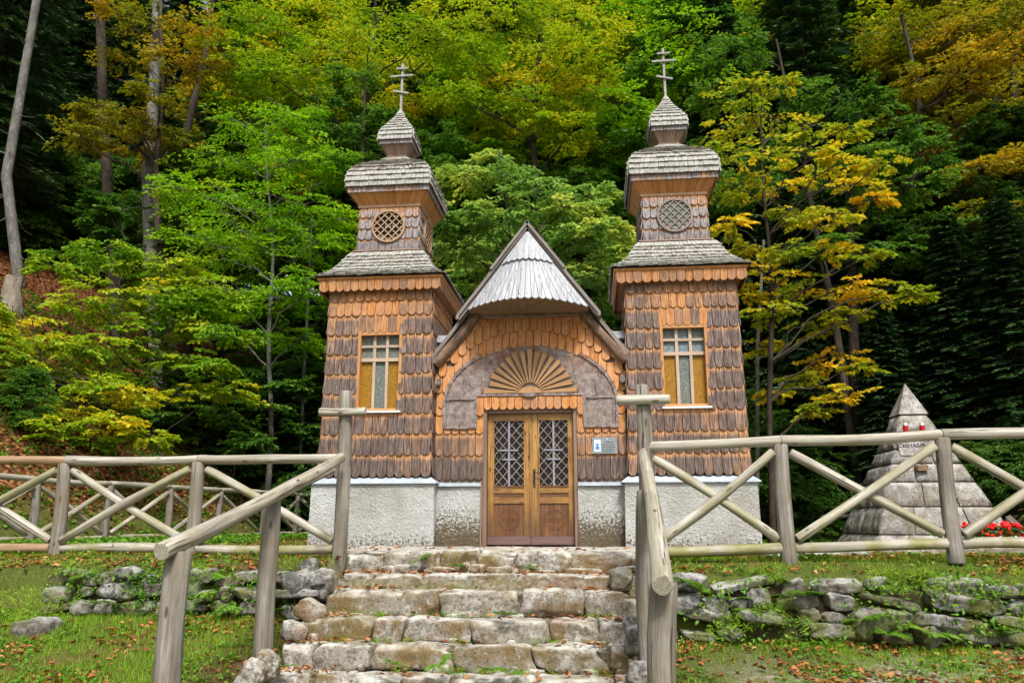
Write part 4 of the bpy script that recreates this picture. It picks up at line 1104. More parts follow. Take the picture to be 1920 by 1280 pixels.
# ------------------------------------------------------------------ pyramid monument
random.seed(77)
MO = thing('pyramid_monument', 'grey stone block pyramid with pointed capstone behind the right fence', 'monument')
mh0, mz0, mz1 = 1.22, -.22, 2.87; mc = (at(1686, 730, 2.1).x+.11, 2.1)
hw = lambda z: mh0*(mz1-z)/(mz1-mz0)
m = MB(); z = mz0; zc = 2.27
courses = [-.22, .16, .62, 1.04, 1.36, 1.62, 1.93, 2.27]
for ci, (z0, z1) in enumerate(zip(courses, courses[1:])):
    for k in range(4):
        a = k*PI/2; Ux = Vector((math.cos(a), math.sin(a), 0)); Nn = Vector((math.sin(a), -math.cos(a), 0))
        h0, h1 = hw(z0+.008), hw(z1-.008); C = Vector((mc[0], mc[1], 0))
        ns = max(1, round(2*h0/U(.42, .62))); 
        if ci == 6: ns = 1
        ed = [-1]+sorted(-1+2*(i+U(-.25, .25))/ns for i in range(1, ns))+[1]
        for e0, e1 in zip(ed, ed[1:]):
            mx_ = (e0+e1)/2; ws = (e1-e0)*(h0+h1)/2
            g_ = .012; bul = U(.008, .022); nu, nv_ = 8, 6; vs = []; o = Vector((U(0, 9), U(0, 9), U(0, 9)))
            for j in range(nv_+1):
                t = j/nv_; hh = h0+(h1-h0)*t; zz = z0+g_+(z1-z0-2*g_)*t
                for i in range(nu+1):
                    s_ = i/nu; u = (e0*hh+g_)+((e1-e0)*hh-2*g_)*s_
                    edge = min(1, 6*min(s_, 1-s_), 6*min(t, 1-t))
                    d = bul*edge**.5+ .035*noise.noise(Vector((u*7, zz*7, 0))+o)*edge
                    if edge == 0: d = -.035
                    vs.append(C+Ux*u+Nn*(hh+d)+Vector((0, 0, zz)))
            m.add(vs, [(j*(nu+1)+i, j*(nu+1)+i+1, (j+1)*(nu+1)+i+1, (j+1)*(nu+1)+i) for j in range(nv_) for i in range(nu)], col=(rnd(), rnd()*.5, 0), smooth=True)
frustum_box(m, mc, hw(mz0)-.07, mz0, hw(zc)-.07, zc)
m.build('block_courses', 'monument', MO)
m = MB(); h = hw(zc)+.02; vs = [(mc[0]+sx*h, mc[1]+sy*h, zc+.0) for sx, sy in ((-1, -1), (1, -1), (1, 1), (-1, 1))]+[(mc[0], mc[1], mz1)]
m.add(vs, [(0, 1, 4), (1, 2, 4), (2, 3, 4), (3, 0, 4), (3, 2, 1, 0)], col=(.1, 0, 0)); m.build('capstone', 'monument', MO)
def mfront(px, py, off=.03):
    """point on the sloping front face seen at px,py"""
    Yf = 1.2
    for _ in range(12):
        p = at(px, py, Yf); Yf = mc[1]-hw(p.z)-off
    return at(px, py, Yf)
p0 = mfront(1712, 838, .045)
cu = bpy.data.curves.new('inscription', 'FONT'); cu.body = 'СЫНАМЪ'; cu.size = .105; cu.align_x = 'CENTER'; cu.extrude = .002
to = bpy.data.objects.new('inscription', cu); COL.objects.link(to)
slope = math.atan2(mz1-mz0, mh0); to.rotation_euler = (slope, 0, 0); to.location = p0
dg = bpy.context.evaluated_depsgraph_get(); me = bpy.data.meshes.new_from_object(to.evaluated_get(dg)); mw = to.matrix_basis.copy()
bpy.data.objects.remove(to); me.transform(mw); io = bpy.data.objects.new('inscription', me); COL.objects.link(io); io.parent = MO
me.materials.clear(); me.materials.append(M['ink'])
m = MB(); q = mfront(1713, 838, .02); Sx = Vector((0, -math.cos(slope), math.sin(slope)))
tan_ = Vector((0, mh0, mz1-mz0)).normalized()
m.beam(q-tan_*.16+Vector((.0, 0, 0)), q+tan_*.2, .52, .03, (0, -1, .4), col=(.1, 0, 0)); m.build('tablet', 'monument', MO)
q = mfront(1727, 877, .03); m = MB(); m.box(q.x-.085, q.x+.085, q.y-.10, q.y+.08, q.z-.05, q.z+.045, col=(.4, 0, 0)); m.build('ledge', 'bronze', MO)
q = mfront(1715, 817, .03); m = MB(); m.box(q.x-.24, q.x+.24, q.y-.10, q.y+.1, q.z-.02, q.z+.02); m.build('shelf', 'monument', MO); sh_z = q.z+.02; sh_y = q.y-.04
move_base(MO, (mc[0], mc[1], mz0))
for i, px_ in enumerate((1698, 1729)):
    x = at(px_, 803, sh_y).x
    L_ = thing('grave_candle', ('left' if i == 0 else 'right')+' of two red grave candles on the pyramid ledge', 'candle', 'grave candles on the monument')
    m = MB(); m.tube([(x, sh_y, sh_z), (x, sh_y, sh_z+.02), (x, sh_y, sh_z+.16)], [.036, .045, .045], 14); m.build('jar', 'red', L_)
    m = MB(); m.tube([(x, sh_y, sh_z+.16), (x, sh_y, sh_z+.19), (x, sh_y, sh_z+.215)], [.047, .044, .02], 14); m.build('lid', 'silver', L_)
    move_base(L_, (x, sh_y, sh_z))

# ------------------------------------------------------------------ leaves
def leaf_mesh(name, P, A, Nn, size, val, mt, shape='kite', parent=None, curl=.12):
    """P,A,Nn (n,3) positions, axes and normals; one small bent blade per row"""
    n = len(P)
    A = A/np.linalg.norm(A, axis=1, keepdims=True)
    S = np.cross(Nn, A); S /= (np.linalg.norm(S, axis=1, keepdims=True)+1e-9)
    Nn = np.cross(A, S)
    sz = np.asarray(size).reshape(-1, 1)*np.ones((n, 1))
    if shape == 'kite':
        T = [(0, 0, 0), (.42, .30, curl), (1, 0, -.02), (.42, -.30, curl)]; faces = [(0, 1, 2), (0, 2, 3)]
    elif shape == 'oval':
        T = [(0, 0, 0), (.25, .24, curl), (.62, .27, curl), (1, 0, -.06), (.62, -.27, curl), (.25, -.24, curl)]; faces = [(0, 1, 2, 3), (0, 3, 4, 5)]
    elif shape == 'maple':
        T = [(0, 0, 0), (.05, .30, .05), (.30, .22, .04), (.38, .52, .1), (.58, .18, .03), (1, 0, -.08), (.58, -.18, .03), (.38, -.52, .1), (.30, -.22, .04), (.05, -.30, .05)]
        faces = [(0, 1, 2, 3, 4, 5), (0, 5, 6, 7, 8, 9)]
    elif shape == 'needle':
        T = [(0, -.05, 0), (.35, -.16, -.04), (.42, -.06, -.03), (.7, -.12, -.08), (1, 0, -.16), (.7, .12, -.08), (.42, .06, -.03), (.35, .16, -.04), (0, .05, 0)]; faces = [(0, 1, 2, 3, 4, 5, 6, 7, 8)]
    elif shape == 'pinna':
        T = [(0, 0, 0), (.35, .12, .02), (1, 0, -.06), (.35, -.12, .02)]; faces = [(0, 1, 2), (0, 2, 3)]
    elif shape == 'blade':
        T = [(0, .05, 0), (0, -.05, 0), (1, 0, -.18)]; faces = [(0, 1, 2)]
    T = np.array(T); k = len(T)
    V = (P[:, None, :] + sz[:, None, :]*(T[None, :, 0:1]*A[:, None, :]+T[None, :, 1:2]*S[:, None, :]+T[None, :, 2:3]*Nn[:, None, :])).reshape(-1, 3)
    fl = [len(f) for f in faces]; per = sum(fl); idx = np.concatenate([np.array(f) for f in faces])
    loops = (np.arange(n)[:, None]*k+idx[None, :]).ravel()
    tot = np.tile(np.array(fl), n); start = np.concatenate([[0], np.cumsum(tot)[:-1]])
    me = bpy.data.meshes.new(name)
    me.vertices.add(len(V)); me.vertices.foreach_set('co', V.astype(np.float32).ravel())
    me.loops.add(len(loops)); me.loops.foreach_set('vertex_index', loops.astype(np.int32))
    me.polygons.add(len(tot)); me.polygons.foreach_set('loop_start', start.astype(np.int32)); me.polygons.foreach_set('loop_total', tot.astype(np.int32))
    me.update(calc_edges=True)
    c = np.ones((n, k, 4), np.float32); c[:, :, 0] = np.asarray(val)[:, None]; c[:, :, 1] = R.random(n)[:, None]
    me.attributes.new('Col', 'FLOAT_COLOR', 'POINT').data.foreach_set('color', c.ravel())
    me.materials.append(M[mt])
    o = bpy.data.objects.new(name, me); COL.objects.link(o)
    if parent is not None: o.parent = parent
    return o
def unit(a): return a/(np.linalg.norm(a, axis=-1, keepdims=True)+1e-9)
def sprays(clusters, ntw, nlf, size, flat=.45, droop=.15, tl=.8):
    ntw = int(ntw*1.9); nlf = int(nlf*1.35); size = size*.88
    """clusters (k,4) centre+radius -> leaf arrays. Twigs fan out nearly level, leaves alternate on them."""
    C = np.repeat(clusters, ntw, axis=0); n = len(C)
    cv = np.repeat(R.random(len(clusters)), ntw)
    off = R.normal(size=(n, 3)); off = unit(off)*(R.random((n, 1))**.45)*.85; off[:, 2] *= flat
    base = C[:, :3]+off*C[:, 3:4]
    az = np.arctan2(off[:, 1], off[:, 0])+R.normal(0, .7, n)
    D = np.stack([np.cos(az), np.sin(az), R.normal(-droop, .22, n)], 1); D = unit(D)
    L = C[:, 3]*tl*R.uniform(.5, 1.1, n)
    nv = R.random(n)
    base = np.repeat(base, nlf, 0); Dr_ = np.repeat(D, nlf, 0); Lr = np.repeat(L, nlf)
    t = np.tile((np.arange(nlf)+.3)/nlf, n)+R.normal(0, .03, n*nlf)
    sd = np.tile(np.where(np.arange(nlf) % 2 == 0, 1, -1), n)
    side = unit(np.cross(Dr_, np.array([0, 0, 1.])))
    w_ = (1-np.abs(t-.45))*Lr*.32*R.random(n*nlf)
    P = base+Dr_*(t*Lr)[:, None]+side*(sd*w_)[:, None]
    P[:, 2] -= droop*.6*(t**2)*Lr
    A = unit(Dr_*.7+side*sd[:, None]*.7+R.normal(0, .25, P.shape)); A[:, 2] -= .18
    N_ = unit(np.array([0, 0, 1.])+R.normal(0, .42, P.shape))
    sz = size*R.uniform(.7, 1.25, len(P))
    val = np.clip(.38*np.repeat(cv, nlf*1)[np.arange(len(P))//1 if False else slice(None)] if False else .42*np.repeat(cv, nlf)+.26*np.repeat(nv, nlf)+.32*R.random(len(P)), 0, 1)
    return P, A, N_, sz, val, (base[::nlf], D, L)
def twig_tubes(m, tw, every=1, r=.006):
    b, D, L = tw
    for i in range(0, len(b), every):
        p = Vector(b[i]); d = Vector(D[i]); m.tube([p-d*.1, p+d*L[i]*.5+Vector((0, 0, .01)), p+d*L[i]+Vector((0, 0, -.08*L[i]))], [r, r*.7, r*.3], 3, False)
def limb(m, a, b, r0, r1, bend=.12, n=6, up=.15, seg=7):
    a = Vector(a); b = Vector(b); L = (b-a).length; o = Vector((U(0, 50), U(0, 50), 0)); pts = []; rad = []
    for i in range(n+1):
        t = i/n; p = a.lerp(b, t)+Vector((0, 0, 1))*L*up*math.sin(PI*t)*.6
        w_ = math.sin(PI*t)*bend*L
        p += Vector((noise.noise(o+Vector((t*2.2, 0, 0))), noise.noise(o+Vector((t*2.2, 7, 0))), noise.noise(o+Vector((t*2.2, 14, 0)))))*w_
        pts.append(p); rad.append(r0+(r1-r0)*t)
    m.tube(pts, rad, seg, False, wob=.15); return pts
def hero(label, cat, name, px, D, blobs, kind, size, shape='kite', r0=.12, ntw=13, nlf=26, trunk='trunk', top=None, group=None, dj=1.2, flat=.45, base=None):
    """one tree: trunk and limbs that reach every spray of its crown"""
    T = thing(name, label, cat, group)
    b0 = base or (gx(px, D), Y(D)); zg = height(b0[0], b0[1]); root = Vector((b0[0], b0[1], zg-.2))
    cl = []
    for (bx, by, br) in blobs:
        d = D+U(-dj, dj); p = at(bx, by, Y(d)); cl.append((p.x, p.y, p.z, br/1500*d*1.05))
    cl = np.array(cl)
    zmax = cl[:, 2].max(); tp = cl[cl[:, 2].argmax()]
    top_ = Vector((root.x*.45+tp[0]*.55, root.y*.5+tp[1]*.5, zmax))
    m = MB(); tr = limb(m, root, top_, r0, r0*.22, .06, 14, 0, 9)
    for c in cl:
        tgt = Vector(c[:3])
        hz = tgt.z - .55*math.hypot(tgt.x-root.x, tgt.y-root.y)
        k = min(range(len(tr)), key=lambda i: abs(tr[i].z-max(hz, root.z+1)))
        rr = r0*(1-.75*k/len(tr))*.42
        q = limb(m, tr[k], tgt, rr, .012, .16, 6, .1, 5)
        for _ in range(5):
            v = Vector((U(-1, 1), U(-1, 1), U(-.3, .35)))*c[3]; limb(m, tgt, tgt+v, .011, .004, .1, 3, .1, 3)
    P, A, N_, sz, val, tw = sprays(cl, ntw, nlf, size, flat)
    twig_tubes(m, tw, 2)
    m.build('trunk', trunk, T)
    leaf_mesh('crown', P, A, N_, sz, val, 'L'+kind, shape, T)
    move_base(T, (root.x, root.y, zg)); return T
random.seed(101)
hero('bright green beech sapling crowding the left tower', 'tree', 'beech_tree', 495, 21,
     [(460, 235, 80), (545, 215, 70), (425, 300, 85), (520, 300, 90), (600, 285, 75), (385, 370, 80), (470, 385, 95), (560, 385, 90), (395, 460, 95), (500, 470, 100), (590, 455, 75), (350, 440, 60), (430, 545, 95), (525, 560, 90), (590, 530, 60), (480, 620, 80), (390, 600, 60), (560, 640, 55), (640, 410, 50), (640, 330, 50), (330, 350, 50), (560, 300, 80), (450, 430, 90)], 'beech', .12, trunk='trunk_pale', r0=.09, ntw=15, nlf=30)
hero('bush with mixed yellow and green leaves on the left bank', 'bush', 'hazel_bush', 300, 19.5,
     [(130, 478, 60), (200, 470, 60), (260, 490, 65), (340, 500, 60), (220, 545, 75), (320, 570, 80), (250, 610, 70), (200, 640, 70), (375, 620, 60), (330, 670, 65), (280, 700, 60), (400, 540, 60), (150, 570, 60), (400, 690, 50), (100, 500, 50), (300, 530, 60), (360, 570, 55), (270, 660, 60), (430, 620, 50), (220, 590, 60), (350, 740, 50), (440, 730, 45)], 'mixed', .15, 'oval', r0=.05, ntw=12, nlf=20)
hero('yellowing bush low at the left edge above the back fence', 'bush', 'hazel_bush', 60, 17.0,
     [(20, 595, 60), (75, 640, 60), (20, 680, 70), (110, 700, 65), (50, 750, 75), (150, 770, 70), (220, 790, 55), (120, 830, 50), (40, 820, 60), (190, 720, 55), (-30, 740, 70), (60, 700, 60), (100, 800, 55), (170, 830, 45), (250, 740, 50), (140, 650, 50), (30, 770, 60), (280, 820, 40)], 'mixed', .14, 'oval', r0=.05, ntw=13, nlf=20)
hero('green maple sapling low behind the left fence', 'bush', 'maple_sapling', 330, 21.8,
     [(300, 760, 60), (370, 790, 60), (250, 820, 50), (420, 730, 60), (460, 800, 60), (340, 850, 40), (500, 720, 60), (540, 790, 50), (230, 860, 40), (430, 850, 45), (560, 690, 50)], 'green', .15, 'oval', r0=.05, ntw=11, nlf=18)
hero('slim beech with yellow brown sprays in the upper left wood', 'tree', 'beech_tree', 300, 22,
     [(150, 255, 50), (190, 235, 50), (240, 225, 60), (300, 240, 60), (340, 270, 50), (260, 280, 50), (290, 170, 50), (250, 110, 60), (330, 110, 60), (280, 50, 70), (370, 50, 60), (400, 130, 60), (220, 20, 50), (180, 200, 40)], 'rust', .14, r0=.16, trunk='trunk', dj=1.5)
hero('tall beech with yellow green canopy behind the left tower cross', 'tree', 'beech_tree', 640, 24,
     [(430, 30, 80), (520, 60, 90), (610, 30, 90), (690, 90, 90), (600, 130, 90), (500, 140, 80), (720, 20, 80), (790, 60, 90), (680, 180, 70), (740, 140, 70), (800, 130, 70), (850, 50, 80), (560, 190, 60), (640, 100, 80), (450, 100, 70), (780, 190, 60)], 'canopy', .15, r0=.22, dj=2, ntw=16, nlf=28)
hero('broad beech with golden green sprays hanging between the two crosses', 'tree', 'beech_tree', 1000, 23,
     [(880, 100, 70), (950, 60, 80), (850, 170, 55), (900, 195, 60), (960, 215, 60), (1020, 240, 50), (1080, 240, 45), (920, 260, 40), (1000, 150, 80), (1060, 100, 80), (1040, 30, 80), (960, 10, 80), (1110, 170, 70), (1100, 50, 80), (880, 150, 60), (860, 120, 50), (1000, 190, 60), (990, 90, 70)], 'canopy', .14, r0=.22, dj=1.6, ntw=16, nlf=28)
hero('bright green beech canopy above the right tower cross', 'tree', 'beech_tree', 1160, 25,
     [(1130, 100, 80), (1180, 30, 90), (1220, 130, 80), (1160, 200, 70), (1280, 60, 80), (1250, 200, 60), (1120, 280, 60), (1190, 260, 60), (1300, 140, 70), (1340, 30, 70), (1240, 0, 80), (1170, 320, 50)], 'beech', .15, r0=.2, dj=2, ntw=16, nlf=28)
hero('pale green sycamore rising behind the gable roof', 'tree', 'sycamore_tree', 960, 18.5,
     [(870, 330, 50), (920, 305, 45), (960, 330, 55), (1010, 360, 60), (880, 400, 55), (940, 400, 60), (1060, 390, 60), (1110, 370, 50), (1000, 430, 60), (1080, 450, 60), (860, 470, 50), (900, 500, 50), (1130, 430, 50), (1120, 510, 50), (870, 545, 40), (1140, 570, 40), (830, 420, 40), (1060, 500, 60), (930, 460, 60), (1150, 480, 40)], 'pale', .13, 'oval', r0=.1, ntw=15, nlf=26)
hero('dark green sycamore between left tower and its cross', 'tree', 'sycamore_tree', 680, 21,
     [(640, 200, 60), (680, 260, 60), (620, 260, 60), (700, 310, 50), (640, 330, 60), (830, 260, 50), (850, 330, 50), (820, 310, 50), (660, 150, 50), (720, 220, 40)], 'green', .14, 'oval', r0=.1)
hero('golden yellow maple beside the right tower', 'tree', 'maple_tree', 1445, 16.5,
     [(1400, 165, 55), (1455, 160, 40), (1460, 230, 65), (1370, 230, 55), (1350, 290, 50), (1430, 290, 65), (1530, 235, 40), (1590, 240, 35), (1520, 300, 55), (1575, 300, 45), (1650, 305, 40), (1600, 345, 40), (1380, 350, 45), (1470, 350, 45), (1560, 400, 50), (1500, 400, 50), (1640, 370, 30), (1370, 420, 40), (1480, 475, 50), (1560, 470, 45), (1620, 480, 35), (1430, 510, 55), (1400, 470, 30), (1510, 540, 55), (1590, 540, 50), (1660, 545, 40), (1715, 552, 35), (1450, 580, 50), (1530, 610, 45), (1590, 590, 35), (1440, 650, 35), (1560, 670, 50), (1610, 690, 30), (1500, 710, 40), (1580, 740, 45), (1530, 770, 35), (1450, 740, 25), (1400, 560, 35)], 'maple', .125, 'maple', r0=.07, ntw=8, nlf=14, dj=1.3)
hero('orange tinted beech filling the upper right corner', 'tree', 'beech_tree', 1820, 22,
     [(1760, 50, 80), (1840, 40, 90), (1910, 90, 80), (1800, 130, 80), (1880, 190, 90), (1740, 150, 60), (1820, 230, 70), (1900, 290, 80), (1850, 310, 60), (1780, 290, 50), (1900, 390, 60), (1840, 400, 50), (1680, 60, 70), (1950, 20, 80), (1960, 200, 80), (1800, 360, 50)], 'rust', .14, r0=.2, dj=2, ntw=16, nlf=28)
hero('green sycamore between the golden maple and the dark spruces', 'tree', 'sycamore_tree', 1640, 20.5,
     [(1600, 190, 60), (1680, 250, 60), (1640, 300, 60), (1700, 350, 60), (1620, 400, 60), (1560, 340, 60), (1740, 430, 50), (1660, 470, 60), (1500, 180, 50), (1450, 300, 60), (1400, 350, 60), (1350, 330, 50), (1540, 460, 50), (1730, 290, 50), (1380, 90, 60), (1340, 180, 50)], 'green', .15, 'oval', r0=.14, dj=1.5)
hero('low mixed green and yellow shrub between the back fence and the bright beech', 'bush', 'hazel_bush', 430, 20.5, [(450, 700, 50), (500, 760, 50), (420, 780, 50), (360, 810, 45), (300, 780, 45), (540, 720, 40), (470, 820, 40), (560, 800, 35), (250, 860, 35)], 'green', .14, 'oval', r0=.04)
hero('thin leafy sapling on the brown bank at far left', 'tree', 'maple_sapling', 195, 21, [(190, 375, 30), (195, 400, 35), (200, 440, 30), (185, 420, 30)], 'green', .15, 'oval', r0=.03, dj=.4)

# generic forest trees, one mesh of each kind reused by its copies
def proto_broad(seed, H=17, Rr=3.6, z0=4.5, ncl=150, size=.2, ntw=6, nlf=26):
    random.seed(seed); g_ = np.random.default_rng(seed); m = MB()
    tr = limb(m, (0, 0, -.4), (U(-.8, .8), U(-.8, .8), H*.92), .24, .05, .04, 16, 0, 9)
    cl = []
    for i in range(ncl):
        t = g_.random()**.8; z = z0+(H-z0)*t; rad = Rr*math.sin(PI*min(1, .18+.80*t))**.6*math.sqrt(g_.random())
        a = g_.random()*2*PI; cl.append((rad*math.cos(a), rad*math.sin(a), z, g_.uniform(.6, 1.05)))
    for c in cl[::2]:
        hz = c[2]-.5*math.hypot(c[0], c[1]); k = min(range(len(tr)), key=lambda i: abs(tr[i].z-hz))
        limb(m, tr[k], c[:3], .05*(1.3-k/len(tr)), .012, .14, 5, .1, 4)
    P, A, N_, sz, val, tw = sprays(np.array(cl), ntw, nlf, size)
    return m, (P, A, N_, sz, val)
def proto_spruce(seed, H=21, Rr=2.9, z0=1.5, n=330):
    random.seed(seed); g_ = np.random.default_rng(seed); m = MB()
    m.tube([(0, 0, -.4), (0, 0, H*.5), (U(-.2, .2), 0, H)], [.26, .16, .02], 9, False)
    Ps, As, Ns = [], [], []
    for i in range(n):
        t = (i+.5)/n; z = z0+(H-z0)*t; L = Rr*(1-t)**.75*g_.uniform(.7, 1.1)+.15
        if t < .12: L *= .75
        a = i*2.399+g_.normal(0, .2); d = np.array([math.cos(a), math.sin(a), 0])
        sd = np.array([-d[1], d[0], 0])
        k = int(18+34*L)
        s = g_.random(k)**.75
        lat = g_.choice([-1, 1], k)*g_.random(k)*(1-s)*L*.33
        p = np.array([0, 0, z])+d*(s*L)[:, None]+sd*lat[:, None]
        p[:, 2] += .16*s*L-.42*(s**2)*L-.12*np.abs(lat)-g_.random(k)*.14
        Ps.append(p); ax = d*(.75+.5*g_.random(k))[:, None]+sd*(np.sign(lat)*.75)[:, None]; ax[:, 2] += -.25+g_.normal(0, .18, k); As.append(ax)
        Ns.append(np.array([0, 0, 1.])+g_.normal(0, .4, (k, 3)))
        if i % 3 == 0: m.tube([(0, 0, z), tuple(np.array([0, 0, z+.05*L])+d*L*.5), tuple(np.array([0, 0, z-.2*L])+d*L*.95)], [.03, .02, .008], 4, False)
    P = np.concatenate(Ps); A = np.concatenate(As); N_ = np.concatenate(Ns)
    return m, (P, unit(A), unit(N_), g_.uniform(.26, .48, len(P)), g_.random(len(P)))
PR = {}
def make_proto(key, name, gen, mt, shape, trunk='trunk'):
    m, (P, A, N_, sz, val) = gen
    T = bpy.data.objects.new(name, None); COL.objects.link(T)
    m.build('trunk', trunk, T); leaf_mesh('crown', P, A, N_, sz, val, mt, shape, T)
    PR[key] = [T, False]
make_proto('b1', 'beech_tree', proto_broad(1), 'Lcanopy', 'kite', 'trunk')
make_proto('b2', 'beech_tree', proto_broad(2, 15, 3.9, 3.5, 150), 'Ldeep', 'kite', 'trunk')
make_proto('s1', 'spruce_tree', proto_spruce(3), 'Lspruce', 'needle')
make_proto('s2', 'spruce_tree', proto_spruce(4, 23, 3.3, 3.5, 300), 'Lspruce', 'needle')
make_proto('u1', 'understory_bush', proto_broad(5, 4.2, 1.9, .5, 46, .15, 9, 24), 'Lgreen', 'kite')
def place(key, x, y, s, rz, label, cat, group, mt=None, zoff=0, tilt=0):
    T, used = PR[key]
    if used:
        N2 = T.copy(); COL.objects.link(N2)
        for ch in T.children:
            c = ch.copy(); c.parent = N2; COL.objects.link(c)
            if mt and c.name.startswith('crown'):
                c.material_slots[0].link = 'OBJECT'; c.material_slots[0].material = M[mt]
            elif c.name.startswith('crown'):
                c.material_slots[0].link = 'DATA'
    else:
        N2 = T; PR[key][1] = True
    N2.location = (x, y, height(x, y)-.1+zoff); N2.scale = (s*(1.6 if s < .5 and key[0] == 's' else 1), s*(1.6 if s < .5 and key[0] == 's' else 1), s*U(.92, 1.1)); N2.rotation_euler = (tilt*U(-1, 1), tilt*U(-1, 1), rz)
    for k in ('label', 'category', 'group'):
        if k in N2: del N2[k]
    tag(N2, label, cat, group); return N2
random.seed(55)
def P(px, D): return gx(px, D), Y(D)
# dark spruces: right mass, left mass, behind everything
def sp(px, D, s=1, key=None, lab=None, grp=None):
    x, y = P(px, D)
    if lab is None:
        if px > 1400: lab, grp = 'dark spruce in the dense shade behind the monument', 'dark spruces in the right wood'
        elif px < 560: lab, grp = 'tall dark spruce on the bank in the left wood', 'dark spruces in the left wood'
        else: lab, grp = 'dark spruce high on the slope behind the chapel', 'dark spruces behind the chapel'
    place(key or random.choice(('s1', 's2')), x, y, s, U(0, 6.3), lab, 'tree', grp, tilt=.02)
sp(1590, 24, .95, 's1', 'blue green spruce with drooping boughs above the golden maple')
for px, D, s in ((1500, 23, .5), (1650, 22.5, .55), (1760, 24, .42), (1850, 20.5, .34), (1950, 19.5, .36), (1680, 20.5, .3), (1400, 25, .8), (1700, 28, .8), (1800, 29, .9), (1900, 29, .85), (2010, 28, .9), (1480, 29, 1), (1620, 31, 1.05), (1750, 33, 1.1), (1870, 33, 1.1), (1980, 31, 1), (1350, 31, 1), (2080, 27, 1), (1540, 37, 1.1), (1680, 39, 1.1), (1820, 40, 1.15), (1940, 40, 1.1), (1400, 38, 1.1), (2050, 36, 1.1)):
    sp(px+U(-20, 20), D+U(-.7, .7), s)
for px, D, s in ((-130, 24, .9), (25, 33, .6), (110, 31, .62), (200, 32, .62), (60, 34, .85), (-20, 38, .95), (370, 30, .8), (480, 31, .9), (130, 39, 1), (420, 37, 1), (560, 34, 1), (-90, 32, 1), (250, 41, 1.0), (330, 36, .9)):
    sp(px+U(-15, 15), D+U(-.7, .7), s)
for px, D, s in ((650, 31, .95), (760, 30, .9), (860, 32, 1), (950, 30, .9), (1050, 33, 1), (1150, 31, .95), (1250, 33, 1), (700, 38, 1.1), (820, 39, 1.1), (930, 41, 1.1), (1040, 40, 1.1), (1140, 42, 1.1), (1240, 39, 1.1), (600, 44, 1.1), (1000, 50, 1.2), (850, 52, 1.2), (1180, 50, 1.2), (700, 50, 1.2)):
    sp(px+U(-15, 15), D+U(-.7, .7), s)
# broadleaves
BL = [('b1', 520, 27, .95, 'Lcanopy'), ('b1', 900, 27, .9, 'Lbeech'), ('b1', 1090, 28, .95, 'Lcanopy'), ('b1', 1320, 26, .9, 'Lgreen'), ('b2', 740, 27, .8, 'Ldeep'), ('b2', 980, 26, .7, 'Ldeep'), ('b2', 1200, 28, .8, 'Lgreen'),
      ('b2', 380, 25, .7, 'Ldeep'), ('b1', 1960, 25, 1, 'Lrust'), ('b1', 1720, 29, 1.05, 'Lcanopy'), ('b1', 1480, 30, 1.1, 'Lmixed'), ('b2', 840, 24, .62, 'Lgreen'), ('b2', 1100, 24.5, .66, 'Lgreen'), ('b1', 620, 34, 1.1, 'Lrust'), ('b2', 560, 24, .6, 'Lgreen'),
      ('b2', 1780, 23, .6, 'Ldeep'), ('b2', 1880, 23.5, .62, 'Ldeep'), ('b1', 440, 33, 1.0, 'Lrust'), ('b1', 160, 45, .95, 'Ldeep'), ('b1', 1290, 35, 1.2, 'Lcanopy'), ('b1', 900, 36, 1.2, 'Lcanopy'), ('b1', 1600, 35, 1.15, 'Lgreen'), ('b2', 2020, 22, .7, 'Ldeep')]
WD = {'Lcanopy': 'yellow green', 'Lbeech': 'bright green', 'Lgreen': 'mid green', 'Ldeep': 'dark leaved', 'Lrust': 'brown gold', 'Lmixed': 'yellowing'}
for key, px, D, s, mt in BL:
    x, y = P(px, D)
    reg = 'the left wood' if px < 580 else ('the wood behind the chapel' if px < 1300 else 'the right wood')
    lab = WD[mt]+' broadleaf tree rising in '+reg
    place(key, x, y, s, U(0, 6.3), lab, 'tree', WD[mt]+' trees in '+reg, mt, tilt=.04)
UB = [(20, 29, 1.1, 'Ldeep'), (90, 30, 1.1, 'Ldeep'), (-40, 28, 1.1, 'Lgreen'), (150, 31, 1.2, 'Ldeep'), (-100, 27, 1, 'Ldeep'), (230, 30, 1.1, 'Ldeep'), (430, 22, .8, 'Ldeep'), (540, 23, 1, 'Ldeep'), (620, 22.5, .8, 'Ldeep'), (350, 21, .55, 'Lgreen'), (820, 22, 1.2, 'Lgreen'), (950, 22, 1.2, 'Ldeep'), (1080, 22, 1.2, 'Lgreen'), (1180, 21, 1.1, 'Lgreen'),
      (1330, 21, 1.0, 'Ldeep'), (1440, 20, .8, 'Ldeep'), (560, 26, 1.2, 'Lgreen'), (700, 25, 1.3, 'Lgreen'), (1260, 25, 1.3, 'Lgreen'), (1900, 17.5, .6, 'Ldeep'), (20, 16, .3, 'Lgreen'), (180, 18.5, .35, 'Lmixed'), (-80, 16, .4, 'Lmixed')]
for px, D, s, mt in UB:
    x, y = P(px, D)
    reg = 'the left bank' if px < 680 else ('the slope behind the chapel' if px < 1250 else 'the shade beside the right tower')
    place('u1', x, y, s, U(0, 6.3), WD[mt]+' bush growing on '+reg, 'bush', WD[mt]+' bushes on '+reg, mt, tilt=.1)
